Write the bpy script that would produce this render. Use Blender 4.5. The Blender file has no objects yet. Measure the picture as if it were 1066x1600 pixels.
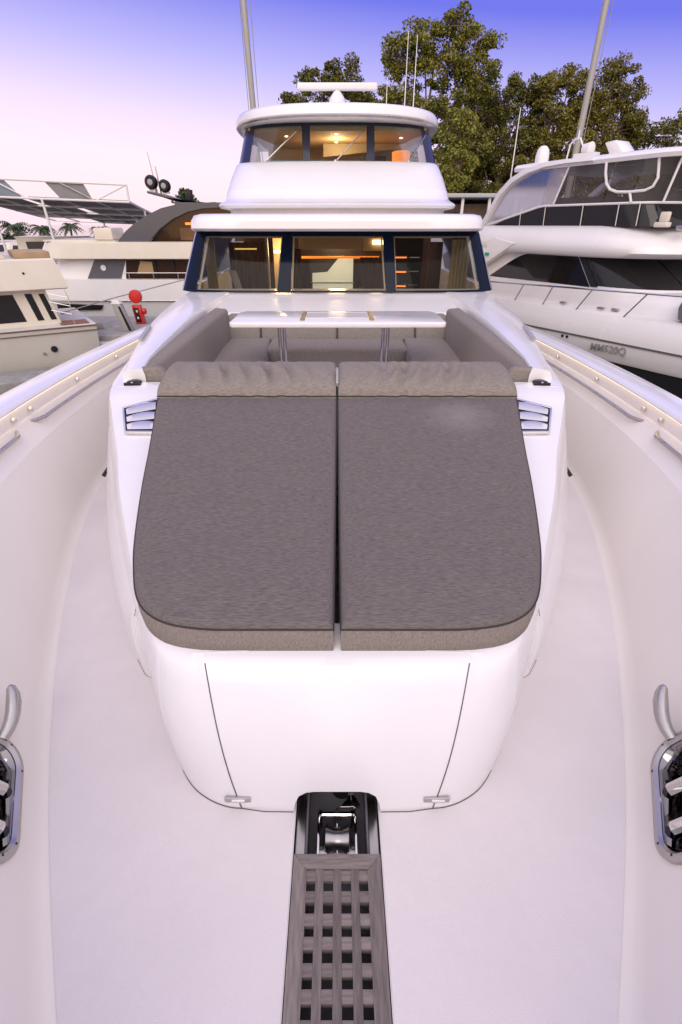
import bpy, bmesh, math, random
from mathutils import Vector, Matrix
R = math.radians
random.seed(7)
sc = bpy.context.scene

# ------------------------------------------------------------------ camera, sky, sun, exposure
cam = bpy.data.cameras.new('camera')
cam_o = bpy.data.objects.new('camera', cam); sc.collection.objects.link(cam_o)
cam_o.location = (0, 0, 1.75)
cam_o.rotation_euler = (R(90 - 30.63), 0, 0)
cam.sensor_fit = 'VERTICAL'; cam.sensor_height = 36.0; cam.lens = 36.0 * 760 / 1600
cam.shift_x = 6 / 1600
cam.clip_start = 0.05; cam.clip_end = 4000
sc.camera = cam_o

SUN_EL, SUN_AZ = 40, 188            # low glow from over the bow, behind the camera
world = bpy.data.worlds.new('World'); sc.world = world; world.use_nodes = True
wn, wl = world.node_tree.nodes, world.node_tree.links
bg = wn['Background']; bg.inputs['Strength'].default_value = 1.0
def wnode(t, **kw):
    n = wn.new(t)
    for k, v in kw.items(): setattr(n, k, v)
    return n
def wmath(op, a, b=None, clamp=False):
    n = wnode('ShaderNodeMath', operation=op, use_clamp=clamp)
    for i, v in enumerate((a, b)):
        if v is None: continue
        if isinstance(v, (int, float)): n.inputs[i].default_value = v
        else: wl.new(v, n.inputs[i])
    return n.outputs[0]
def wramp(fac, stops):
    n = wnode('ShaderNodeValToRGB'); el = n.color_ramp.elements
    el[0].position = stops[0][0]; el[0].color = (*stops[0][1], 1)
    el[1].position = stops[-1][0]; el[1].color = (*stops[-1][1], 1)
    for p, c in stops[1:-1]:
        e = el.new(p); e.color = (*c, 1)
    wl.new(fac, n.inputs[0]); return n.outputs[0]
tc = wnode('ShaderNodeTexCoord'); sx = wnode('ShaderNodeSeparateXYZ'); wl.new(tc.outputs['Generated'], sx.inputs[0])
elev = wmath('ADD', sx.outputs['Z'], wmath('MULTIPLY', sx.outputs['X'], 0.10))
east = wramp(elev, [(0.0, (.80, .61, .69)), (.06, (.80, .62, .72)), (.12, (.65, .53, .73)), (.19, (.38, .34, .71)),
                    (.28, (.094, .098, .60)), (.5, (.24, .22, .58)), (1.0, (.72, .66, .78))])
west = wramp(sx.outputs['Z'], [(0.0, (1.0, .76, .60)), (.25, (1.0, .88, .81)), (.6, (.95, .88, .88)), (1.0, (.84, .77, .87))])
wfac = wmath('MULTIPLY', wmath('ADD', wmath('MULTIPLY', sx.outputs['Y'], -.9), 0.46, True), 1.0, True)
wgain = wnode('ShaderNodeMixRGB', blend_type='MULTIPLY'); wgain.inputs[0].default_value = 1.0
wl.new(west, wgain.inputs[1]); wgain.inputs[2].default_value = (1.14, 1.14, 1.19, 1)
mixd = wnode('ShaderNodeMixRGB'); wl.new(wfac, mixd.inputs[0]); wl.new(east, mixd.inputs[1]); wl.new(wgain.outputs[0], mixd.inputs[2])
sky = wnode('ShaderNodeTexSky', sky_type='NISHITA'); sky.sun_disc = False
sky.sun_elevation = R(3.0); sky.sun_rotation = R(SUN_AZ)
skg = wnode('ShaderNodeMixRGB', blend_type='MULTIPLY'); skg.inputs[0].default_value = 1.0
wl.new(sky.outputs[0], skg.inputs[1]); skg.inputs[2].default_value = (.025, .025, .025, 1)
add = wnode('ShaderNodeMixRGB', blend_type='ADD'); add.inputs[0].default_value = 1.0
wl.new(mixd.outputs[0], add.inputs[1]); wl.new(skg.outputs[0], add.inputs[2])
wl.new(add.outputs[0], bg.inputs['Color'])

sun = bpy.data.lights.new('sun', 'SUN'); sun.energy = .75; sun.angle = R(38); sun.color = (1.0, .90, .80)
sun_o = bpy.data.objects.new('sun', sun); sc.collection.objects.link(sun_o)
az = R(SUN_AZ)
sd = Vector((math.sin(az) * math.cos(R(SUN_EL)), math.cos(az) * math.cos(R(SUN_EL)), math.sin(R(SUN_EL))))
sun_o.rotation_euler = (-sd).to_track_quat('-Z', 'Y').to_euler()

sc.view_settings.view_transform = 'Standard'; sc.view_settings.look = 'None'
sc.view_settings.gamma = 1.0; sc.view_settings.exposure = 0.41; sc.view_settings.use_curve_mapping = False

# ------------------------------------------------------------------ materials
MATS = {}
def mat(name, col, rough=.5, metal=0., spec=.5, var=0., vscale=3., bump=0., bscale=200., coat=0., emit=None, estr=0., stretch=(1, 1, 1), col2=None, isl=False, dirt=0., bdist=.002, orand=0.):
    m = bpy.data.materials.new(name); m.use_nodes = True; MATS[name] = m
    n, l = m.node_tree.nodes, m.node_tree.links
    b = n['Principled BSDF']
    b.inputs['Base Color'].default_value = (*col, 1); b.inputs['Roughness'].default_value = rough
    b.inputs['Metallic'].default_value = metal; b.inputs['Specular IOR Level'].default_value = spec
    b.inputs['Coat Weight'].default_value = coat; b.inputs['Coat Roughness'].default_value = .08
    if emit: b.inputs['Emission Color'].default_value = (*emit, 1); b.inputs['Emission Strength'].default_value = estr
    t = n.new('ShaderNodeTexCoord'); mp = n.new('ShaderNodeMapping'); mp.inputs['Scale'].default_value = stretch
    l.new(t.outputs['Object'], mp.inputs[0])
    if var or col2:
        ns = n.new('ShaderNodeTexNoise'); ns.inputs['Scale'].default_value = vscale; ns.inputs['Detail'].default_value = 6
        l.new(mp.outputs[0], ns.inputs['Vector'])
        rp = n.new('ShaderNodeValToRGB'); e = rp.color_ramp.elements
        c2 = col2 or tuple(c * (1 - var) for c in col)
        e[0].position = .3; e[0].color = (*c2, 1); e[1].position = .7; e[1].color = (*[min(1, c * (1 + var * .5)) for c in col], 1)
        if isl:
            g = n.new('ShaderNodeNewGeometry')
            mx = n.new('ShaderNodeMath'); mx.operation = 'MULTIPLY_ADD'
            l.new(g.outputs['Random Per Island'], mx.inputs[0]); mx.inputs[1].default_value = .6
            ad = n.new('ShaderNodeMath'); ad.operation = 'MULTIPLY'; ad.inputs[1].default_value = .55
            l.new(ns.outputs['Fac'], ad.inputs[0]); l.new(ad.outputs[0], mx.inputs[2])
            l.new(mx.outputs[0], rp.inputs[0])
        else: l.new(ns.outputs['Fac'], rp.inputs[0])
        l.new(rp.outputs[0], b.inputs['Base Color'])
        last = rp.outputs[0]
        rr = n.new('ShaderNodeMapRange'); rr.inputs[3].default_value = rough * .8; rr.inputs[4].default_value = min(1, rough * 1.25)
        l.new(ns.outputs['Fac'], rr.inputs[0]); l.new(rr.outputs[0], b.inputs['Roughness'])
        if dirt:
            n2 = n.new('ShaderNodeTexNoise'); n2.inputs['Scale'].default_value = 1.3; n2.inputs['Detail'].default_value = 8; n2.inputs['Roughness'].default_value = .7
            l.new(mp.outputs[0], n2.inputs['Vector'])
            r2 = n.new('ShaderNodeMapRange'); r2.inputs[1].default_value = .48; r2.inputs[2].default_value = .75; r2.inputs[3].default_value = 0; r2.inputs[4].default_value = dirt
            l.new(n2.outputs['Fac'], r2.inputs[0])
            m2 = n.new('ShaderNodeMixRGB'); m2.inputs[2].default_value = (*[c * .75 for c in col], 1)
            l.new(r2.outputs[0], m2.inputs[0]); l.new(last, m2.inputs[1]); l.new(m2.outputs[0], b.inputs['Base Color'])
    if orand:
        oi = n.new('ShaderNodeObjectInfo'); rr2 = n.new('ShaderNodeMapRange'); rr2.inputs[3].default_value = 1 - orand; rr2.inputs[4].default_value = 1 + orand
        l.new(oi.outputs['Random'], rr2.inputs[0]); m3 = n.new('ShaderNodeMixRGB'); m3.blend_type = 'MULTIPLY'; m3.inputs[0].default_value = 1
        src = b.inputs['Base Color'].links[0].from_socket; l.new(src, m3.inputs[1]); l.new(rr2.outputs[0], m3.inputs[2]); l.new(m3.outputs[0], b.inputs['Base Color'])
    if bump:
        bn = n.new('ShaderNodeTexNoise'); bn.inputs['Scale'].default_value = bscale; bn.inputs['Detail'].default_value = 3
        l.new(mp.outputs[0], bn.inputs['Vector'])
        bp = n.new('ShaderNodeBump'); bp.inputs['Strength'].default_value = bump; bp.inputs['Distance'].default_value = bdist
        l.new(bn.outputs['Fac'], bp.inputs['Height']); l.new(bp.outputs[0], b.inputs['Normal'])
    return m
def glass(name, tint, refl=1.0, opaque=0.0, rough=0.02, dcol=None):
    m = bpy.data.materials.new(name); m.use_nodes = True; MATS[name] = m
    n, l = m.node_tree.nodes, m.node_tree.links
    out = n['Material Output']; n.remove(n['Principled BSDF'])
    tr = n.new('ShaderNodeBsdfTransparent'); tr.inputs[0].default_value = (*tint, 1)
    df = n.new('ShaderNodeBsdfDiffuse'); df.inputs[0].default_value = (*(dcol or [t * .35 for t in tint]), 1)
    m1 = n.new('ShaderNodeMixShader'); m1.inputs[0].default_value = opaque
    l.new(tr.outputs[0], m1.inputs[1]); l.new(df.outputs[0], m1.inputs[2])
    gl = n.new('ShaderNodeBsdfGlossy'); gl.inputs['Roughness'].default_value = rough
    fr = n.new('ShaderNodeFresnel'); fr.inputs[0].default_value = 1.5
    mu = n.new('ShaderNodeMath'); mu.operation = 'MULTIPLY'; mu.inputs[1].default_value = refl; mu.use_clamp = True
    l.new(fr.outputs[0], mu.inputs[0])
    m2 = n.new('ShaderNodeMixShader'); l.new(mu.outputs[0], m2.inputs[0]); l.new(m1.outputs[0], m2.inputs[1]); l.new(gl.outputs[0], m2.inputs[2])
    l.new(m2.outputs[0], out.inputs[0]); return m

gel = mat('white_gelcoat', (.80, .78, .80), .22, var=.03, vscale=1.5, coat=.3, dirt=.08)
nonskid = mat('deck_nonskid', (.725, .675, .67), .5, var=.06, vscale=2.5, bump=.5, bscale=330, dirt=.3)
smoothdeck = mat('smooth_deck_margin', (.83, .81, .81), .25, var=.03, vscale=2)
bulw = mat('bulwark_gelcoat', (.83, .78, .72), .32, var=.04, vscale=1.2, dirt=.12)
capm = mat('cap_gelcoat', (.82, .80, .84), .2, coat=.5, var=.02)
seam = mat('dark_seam', (.10, .09, .09), .7)
fabric = mat('grey_weave_fabric', (.205, .178, .168), .92, spec=.2, col2=(.095, .084, .083), vscale=42, stretch=(.8, 8, 8), bump=.7, bscale=160, dirt=.35)
fabric2 = mat('grey_weave_settee', (.31, .27, .24), .92, spec=.2, col2=(.16, .14, .13), vscale=42, stretch=(.8, 8, 8), bump=.6, bscale=160)
fabric_lit = mat('grey_weave_lit_side', (.33, .285, .25), .92, spec=.2, col2=(.20, .17, .155), vscale=42, stretch=(7, 7, 2), bump=.5, bscale=260)  # pad cloth, weave turned; warm light on the sides painted into a lighter colour
def worn(src, c, r, amt):
    m = src.copy(); n, l = m.node_tree.nodes, m.node_tree.links; b = n['Principled BSDF']
    t = n.new('ShaderNodeTexCoord'); vs = n.new('ShaderNodeVectorMath'); vs.operation = 'SUBTRACT'; vs.inputs[1].default_value = c
    vm = n.new('ShaderNodeVectorMath'); vm.operation = 'LENGTH'
    l.new(t.outputs['Object'], vs.inputs[0]); l.new(vs.outputs[0], vm.inputs[0])
    ns = n.new('ShaderNodeTexNoise'); ns.inputs['Scale'].default_value = 14; ns.inputs['Detail'].default_value = 6; l.new(t.outputs['Object'], ns.inputs['Vector'])
    a = n.new('ShaderNodeMath'); a.operation = 'MULTIPLY_ADD'; a.inputs[1].default_value = r * .9; l.new(ns.outputs['Fac'], a.inputs[0]); l.new(vm.outputs['Value'], a.inputs[2])
    mr = n.new('ShaderNodeMapRange'); mr.inputs[1].default_value = r * .5; mr.inputs[2].default_value = r * 1.45; mr.inputs[3].default_value = amt; mr.inputs[4].default_value = 0; l.new(a.outputs[0], mr.inputs[0])
    mx = n.new('ShaderNodeMixRGB'); mx.inputs[2].default_value = (.50, .47, .48, 1); l.new(mr.outputs[0], mx.inputs[0])
    l.new(b.inputs['Base Color'].links[0].from_socket, mx.inputs[1]); l.new(mx.outputs[0], b.inputs['Base Color']); return m
fabric_worn = worn(fabric, (.66, 2.52, .85), .22, .2); fabric_worn.name = 'grey_weave_fabric_worn'
piping = mat('dark_piping', (.035, .03, .03), .8)
chrome = mat('polished_stainless', (.72, .70, .68), .08, 1.0)
satin = mat('satin_stainless', (.50, .48, .46), .28, 1.0, var=.1, vscale=8)
satin2 = mat('bright_louvre_steel', (.75, .74, .74), .22, .75)
mirror_dark = mat('dark_mirror_steel', (.28, .27, .28), .06, 1.0)
darkmetal = mat('dark_gunmetal', (.02, .02, .022), .35, .6)
teak = mat('weathered_teak', (.25, .21, .192), .75, col2=(.13, .11, .105), vscale=18, stretch=(7, .8, 7), bump=.8, bscale=80, bdist=.0015, orand=.22, dirt=.5)
teakx = mat('weathered_teak_cross', (.24, .20, .185), .75, col2=(.125, .105, .10), vscale=18, stretch=(.8, 7, 7), bump=.8, bscale=80, bdist=.0015, orand=.22, dirt=.5)
rubber = mat('grey_channel_liner', (.19, .18, .20), .55, var=.15, vscale=9)
frit = mat('navy_glass_border', (.0015, .006, .021), .10, spec=.12)
navyside = mat('blue_mirror_glass', (.02, .07, .28), .08, .2, coat=.5)
glassm = glass('clear_cabin_glass', (.72, .73, .71), .22)
clearv = glass('clear_vinyl', (.45, .43, .44), .7, .30, .06, (.15, .14, .14))
lilacv = glass('lilac_clear_vinyl', (.78, .70, .78), .8, .55, .10, (.62, .55, .60))
dglass = mat('dark_tinted_glass', (.012, .011, .012), .05, spec=.4)
bglass = mat('brown_tinted_glass', (.035, .015, .006), .08, spec=.3)
cream = mat('cream_gelcoat', (.70, .64, .545), .3, var=.05, vscale=1.5, dirt=.15)
creamhull = mat('aged_hull_gelcoat', (.60, .575, .53), .3, var=.06, vscale=.8, dirt=.25)
whiteb = mat('boat_white', (.77, .745, .75), .25, var=.04, vscale=1.2, coat=.3, dirt=.12)
greyarch = mat('grey_metallic_paint', (.08, .08, .095), .4, 0, coat=.15)
lgrey = mat('pale_grey_panel', (.34, .335, .34), .4)
blackm = mat('black_plastic', (.012, .012, .016), .5, spec=.3)
bottom = mat('near_black_hull', (.012, .012, .014), .6)  # one near-black colour for the hull under its white band
redp = mat('red_enamel', (.62, .015, .012), .35, coat=.4)
concrete = mat('dock_concrete', (.30, .29, .285), .85, var=.25, vscale=4, bump=.5, bscale=40)
alum = mat('brushed_aluminium', (.36, .345, .32), .45, .25)
shade = mat('grey_shade_cloth', (.23, .225, .235), .9, var=.1)
shade_b = mat('bluegrey_shade_cloth', (.20, .24, .29), .9, var=.1)
steelw = mat('white_painted_steel', (.72, .69, .68), .45)
water = mat('harbour_water', (.012, .025, .03), .06, spec=.6, bump=.6, bscale=2.2, bdist=.08)
earth = mat('shore_grass', (.06, .075, .03), .9, var=.4, vscale=.4)
bark = mat('gum_bark', (.27, .21, .16), .85, var=.4, vscale=1.5, stretch=(3, 3, .5))
leafm = mat('gum_leaf', (.23, .215, .022), .6, col2=(.05, .062, .010), vscale=.35, isl=True)
leafo = mat('olive_gum_leaf', (.215, .185, .020), .6, col2=(.055, .056, .010), vscale=.35, isl=True)
leafd = mat('dark_gum_leaf', (.165, .155, .02), .6, col2=(.032, .04, .010), vscale=.35, isl=True)
palmm = mat('palm_frond', (.075, .10, .03), .6, col2=(.02, .04, .015), vscale=.6, isl=True)
woodint = mat('cabin_walnut', (.085, .035, .025), .35, var=.3, vscale=3, stretch=(6, 6, 1))
curtain = mat('brown_curtain', (.11, .06, .05), .9)
tan = mat('tan_headliner', (.55, .38, .20), .7)
creamint = mat('cream_trim', (.42, .34, .21), .5)
dkblue = mat('dark_lounge', (.012, .014, .022), .6)
warm = mat('warm_downlight', (1, .8, .5), .5, emit=(1, .72, .35), estr=4.0)
orange = mat('orange_step_light', (1, .35, .08), .5, emit=(1, .22, .03), estr=1.6)
lampsh = mat('lit_orange_shade', (.8, .3, .05), .7, emit=(1, .25, .02), estr=.75)
yellowl = mat('lit_yellow_panel', (.8, .6, .2), .6, emit=(1, .62, .14), estr=.65)
windowlit = mat('aft_window_daylight', (.5, .55, .52), .3, emit=(.50, .60, .56), estr=.32)
led = mat('warm_led_strip', (1, .85, .6), .5, emit=(1, .80, .54), estr=1.6)
tabletop = mat('gloss_table_top', (.78, .76, .78), .14, spec=.35, var=.04, vscale=4)
tableinlay = mat('wood_table_inlay', (.62, .49, .26), .2, coat=.8, var=.25, vscale=8, stretch=(1, 6, 1))
shedwall = mat('brown_shed_wall', (.16, .11, .085), .85, var=.3, vscale=1.5)
shedroof = mat('pale_metal_roof', (.42, .43, .46), .5)
tealm = mat('teal_sticker', (.02, .35, .28), .4)
plate = mat('grey_lettering', (.25, .24, .225), .5)
ropem = mat('grey_rope', (.33, .31, .29), .9)
canvas = mat('grey_canvas', (.21, .195, .20), .9, var=.3, vscale=6)
brownbox = mat('tan_locker', (.42, .29, .16), .6, var=.2)

# ------------------------------------------------------------------ helpers
def link(name, me, m=None, parent=None, sharp=35, **props):
    o = bpy.data.objects.new(name, me); sc.collection.objects.link(o)
    if m is not None and not me.materials: me.materials.append(m)
    if parent is not None: o.parent = parent
    if sharp is not None and len(me.polygons):
        me.polygons.foreach_set('use_smooth', [True] * len(me.polygons))
        if sharp < 180: me.set_sharp_from_angle(angle=R(sharp))
    for k, v in props.items(): o[k] = v
    return o
def mesh(name, vs, fs, m=None, parent=None, sharp=35, fix=True, **props):
    me = bpy.data.meshes.new(name); me.from_pydata([tuple(v) for v in vs], [], fs)
    if fix:
        bm = bmesh.new(); bm.from_mesh(me)
        bmesh.ops.remove_doubles(bm, verts=bm.verts, dist=1e-5)
        bmesh.ops.recalc_face_normals(bm, faces=bm.faces); bm.to_mesh(me); bm.free()
    me.update()
    return link(name, me, m, parent, sharp, **props)
def root(name, label, cat, loc=(0, 0, 0), rz=0, group=None):
    o = bpy.data.objects.new(name, None); sc.collection.objects.link(o)
    o.location = loc; o.rotation_euler = (0, 0, rz); o['label'] = label; o['category'] = cat
    o.empty_display_size = .2
    if group: o['group'] = group
    return o
def tag(o, label, cat, group=None):
    o['label'] = label; o['category'] = cat
    if group: o['group'] = group
    return o
class MB:
    """collects shapes into one mesh"""
    def __init__(s): s.v = []; s.f = []
    def add(s, vs, fs):
        k = len(s.v); s.v += [tuple(v) for v in vs]; s.f += [tuple(i + k for i in f) for f in fs]; return s
    def hexa(s, c):   # c: 4 bottom (ccw) + 4 top
        return s.add(c, [(3, 2, 1, 0), (4, 5, 6, 7), (0, 1, 5, 4), (1, 2, 6, 5), (2, 3, 7, 6), (3, 0, 4, 7)])
    def box(s, x0, x1, y0, y1, z0, z1):
        return s.hexa([(x0, y0, z0), (x1, y0, z0), (x1, y1, z0), (x0, y1, z0), (x0, y0, z1), (x1, y0, z1), (x1, y1, z1), (x0, y1, z1)])
    def tube(s, pts, r, n=8, cap=True):
        pts = [Vector(p) for p in pts]; rs = r if isinstance(r, (list, tuple)) else [r] * len(pts)
        rings = []; up = None
        for i, p in enumerate(pts):
            t = (pts[min(i + 1, len(pts) - 1)] - pts[max(i - 1, 0)]).normalized()
            if up is None: up = Vector((0, 0, 1)) if abs(t.z) < .9 else Vector((1, 0, 0))
            a = t.cross(up).normalized(); b = a.cross(t).normalized(); up = b
            rings.append([p + (a * math.cos(2 * math.pi * k / n) + b * math.sin(2 * math.pi * k / n)) * rs[i] for k in range(n)])
        return s.loft(rings, True, cap)
    def loft(s, rings, closed=True, cap=False):
        k = len(s.v); n = len(rings[0])
        for r in rings: s.v += [tuple(p) for p in r]
        for j in range(len(rings) - 1):
            for i in range(n if closed else n - 1):
                a = k + j * n + i; b = k + j * n + (i + 1) % n
                s.f.append((a, b, b + n, a + n))
        if cap:
            s.f.append(tuple(k + i for i in range(n))[::-1]); s.f.append(tuple(k + (len(rings) - 1) * n + i for i in range(n)))
        return s
    def prism(s, poly, axis, lo, hi):
        """poly in the two other axes, extruded along axis"""
        def P(a, b, c):
            return (c, a, b) if axis == 'x' else (a, c, b) if axis == 'y' else (a, b, c)
        n = len(poly); k = len(s.v)
        s.v += [P(a, b, lo) for a, b in poly] + [P(a, b, hi) for a, b in poly]
        s.f += [tuple(k + i for i in range(n)), tuple(k + n + i for i in range(n))[::-1]]
        s.f += [(k + i, k + (i + 1) % n, k + n + (i + 1) % n, k + n + i) for i in range(n)]
        return s
    def lathe(s, prof, c=(0, 0, 0), n=16, axis='z'):
        rings = []
        for r, h in prof:
            ring = []
            for i in range(n):
                a = 2 * math.pi * i / n; u, v = r * math.cos(a), r * math.sin(a)
                p = (u, v, h) if axis == 'z' else (u, h, v) if axis == 'y' else (h, u, v)
                ring.append((c[0] + p[0], c[1] + p[1], c[2] + p[2]))
            rings.append(ring)
        return s.loft(rings, True, True)
    def build(s, name, m, parent=None, sharp=35, bevel=0, seg=2, up=False, **props):
        me = bpy.data.meshes.new(name); me.from_pydata(s.v, [], s.f)
        bm = bmesh.new(); bm.from_mesh(me); bmesh.ops.remove_doubles(bm, verts=bm.verts, dist=1e-5)
        bmesh.ops.recalc_face_normals(bm, faces=bm.faces)
        if bevel:
            ed = [e for e in bm.edges if len(e.link_faces) == 2 and e.calc_face_angle(0) > R(25)]
            bmesh.ops.bevel(bm, geom=ed, offset=bevel, segments=seg, profile=.5, affect='EDGES', clamp_overlap=True)
        if up: bmesh.ops.reverse_faces(bm, faces=[f for f in bm.faces if f.normal.z < 0])
        bm.to_mesh(me); bm.free(); me.update()
        return link(name, me, m, parent, sharp, **props)
def interp(tab, y):
    if y <= tab[0][0]: return tab[0][1]
    for i in range(len(tab) - 1):
        if y <= tab[i + 1][0]:
            (a, b), (c, d) = tab[i], tab[i + 1]
            m0 = (d - tab[i - 1][1]) / (c - tab[i - 1][0]) if i > 0 else (d - b) / (c - a)
            m1 = (tab[i + 2][1] - b) / (tab[i + 2][0] - a) if i + 2 < len(tab) else (d - b) / (c - a)
            h = c - a; t = (y - a) / h
            return (2*t**3 - 3*t**2 + 1) * b + (t**3 - 2*t**2 + t) * h * m0 + (-2*t**3 + 3*t**2) * d + (t**3 - t**2) * h * m1
    return tab[-1][1]
def frange(a, b, n): return [a + (b - a) * i / (n - 1) for i in range(n)]
# plan outlines: level = dict(z, ub, uc, uf, w, p); x is forward, y is to port
def LV(z, ub, uc, uf, w, p=2.2): return (z, ub, uc, uf, w, p)
def ringpt(L, s, off=0.):
    z, ub, uc, uf, w, p = L; w += off; uf += off
    if s < .3: return Vector((ub + (uc - ub) * s / .3, -w, z))
    if s > .7: return Vector((ub + (uc - ub) * (1 - s) / .3, w, z))
    a = (s - .3) / .4 * math.pi - math.pi / 2
    ca, sa = math.cos(a), math.sin(a)
    return Vector((uc + (uf - uc) * abs(ca) ** (2 / p), math.copysign(w * abs(sa) ** (2 / p), sa), z))
def s_of(L, x, port=False):
    z, ub, uc, uf, w, p = L; s = .3 * (x - ub) / (uc - ub); return 1 - s if port else s
RS = [.3 * i / 4 for i in range(4)] + [.3 + .4 * i / 28 for i in range(29)] + [.7 + .3 * i / 4 for i in range(1, 5)]
def tier(levels, top=True, bot=False, mb=None):
    mb = mb or MB(); mb.loft([[ringpt(L, s) for s in RS] for L in levels], True, False)
    n = len(RS)
    if top:
        k = len(mb.v); mb.v += [tuple(ringpt(levels[-1], s)) for s in RS]; mb.f.append(tuple(range(k, k + n)))
    if bot:
        k = len(mb.v); mb.v += [tuple(ringpt(levels[0], s)) for s in RS]; mb.f.append(tuple(range(k, k + n))[::-1])
    return mb
def patch(L0, L1, sb0, sb1, f0, f1, off=.006, st0=None, st1=None, n=16, m=4, mb=None, solid=0.):
    """window panel following the tier's skin between L0 (f=0) and L1 (f=1); f0/f1 may be functions of q in 0..1"""
    st0 = sb0 if st0 is None else st0; st1 = sb1 if st1 is None else st1
    F0 = f0 if callable(f0) else (lambda q: f0); F1 = f1 if callable(f1) else (lambda q: f1)
    mb = mb or MB(); rows = []
    for j in range(m + 1):
        row = []
        for i in range(n + 1):
            q = i / n; f = F0(q) + (F1(q) - F0(q)) * j / m
            s = (sb0 + (sb1 - sb0) * q) * (1 - f) + (st0 + (st1 - st0) * q) * f
            row.append(ringpt(L0, s, off) * (1 - f) + ringpt(L1, s, off) * f)
        rows.append(row)
    mb.loft(rows, False, False); return mb

# ------------------------------------------------------------------ THE SETTING: water, shore, docks
mesh('water', [(-1500, -600, -2.45), (1500, -600, -2.45), (1500, 3000, -2.45), (-1500, 3000, -2.45)], [(0, 1, 2, 3)], water, kind='structure')
mb = MB()
mb.hexa([(-4, 47, -3), (200, 44, -3), (200, 260, -3), (-4, 260, -3), (-4, 48, -.9), (200, 45.5, -.9), (200, 260, -.5), (-4, 260, -.5)])
mb.build('shore_ground', earth, kind='structure')
mb = MB(); mb.hexa([(-90, 56, -3), (-19, 56, -3), (-19, 140, -3), (-90, 140, -3), (-90, 57, -1.1), (-20, 57, -1.1), (-20, 140, -1), (-90, 140, -1)])
mb.build('far_bank', earth, kind='structure')
mb = MB(); mb.box(-11.5, -3.3, 15.6, 19.3, -1.75, -1.2)
quay = mb.build('dock', concrete, bevel=.03, kind='structure')
f = MB(); ca, sa = .83, .55
def fp(a, b, z): return (-9.15 + a * ca + b * sa, 13.8 + a * sa - b * ca, z)
f.hexa([fp(-4, .25, -2.2), fp(-4, 1.5, -2.2), fp(2.0, 1.5, -2.2), fp(2.0, .25, -2.2), fp(-4, .25, -1.78), fp(-4, 1.5, -1.78), fp(2.0, 1.5, -1.78), fp(2.0, .25, -1.78)])
f.build('pontoon', concrete, bevel=.03, kind='structure')

# ------------------------------------------------------------------ MAIN YACHT
Y = root('motor_yacht', 'large white motor yacht seen from its own bow, raised foredeck, cabin and flybridge ahead', 'yacht')
DECK = [(-.55, .0), (-.45, .14), (-.2, .36), (0, .5), (.4, .755), (1.08, 1.12), (1.96, 1.49), (2.96, 1.80), (3.89, 1.94), (5, 2.04), (6.5, 2.12), (9, 2.2), (18, 2.2)]
def xd(y): return max(0., interp(DECK, y))
def xc(y): return max(.12, 2.3 * (1 - math.exp(-(y + 1.0) / 1.75))) if y < 6 else 2.3 * (1 - math.exp(-4.0)) + .0 * y
def zc(y): return .86 - .038 * min(y, 7) if y > 0 else .86 - .03 * y
ST = frange(-.75, .5, 10) + frange(.515, 1.25, 50) + frange(1.35, 6.5, 29) + frange(7, 18, 14)
CH = .142   # half-width of the anchor channel
# deck base (smooth margin) and the raised non-skid sheet
def deck_sheet(name, inset, z, m):
    b = MB(); ys = frange(-.42 + inset, 1.0, 14); ys2 = frange(1.0, 8.0, 30)
    for sg in (-1, 1):
        rows = []
        for y in ys:
            xo = max(xd(y) - inset, CH + .005)
            rows.append([(sg * (CH + inset * .07 + (xo - CH - inset * .07) * t), y, z) for t in (0, .33, .66, 1)])
        b.loft(rows, False)
        rows = [[(sg * (xd(y) - inset) * t, y, z) for t in (0, .33, .66, 1)] for y in ys2]
        if inset: rows = rows[0:1] + rows[1:]
        b.loft(rows, False)
    return b.build(name, m, Y, up=True)
fore = deck_sheet('foredeck', 0.0, 0.0, smoothdeck)
ns_ = deck_sheet('nonskid_panel', .045, .004, nonskid); ns_.parent = fore
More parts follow.
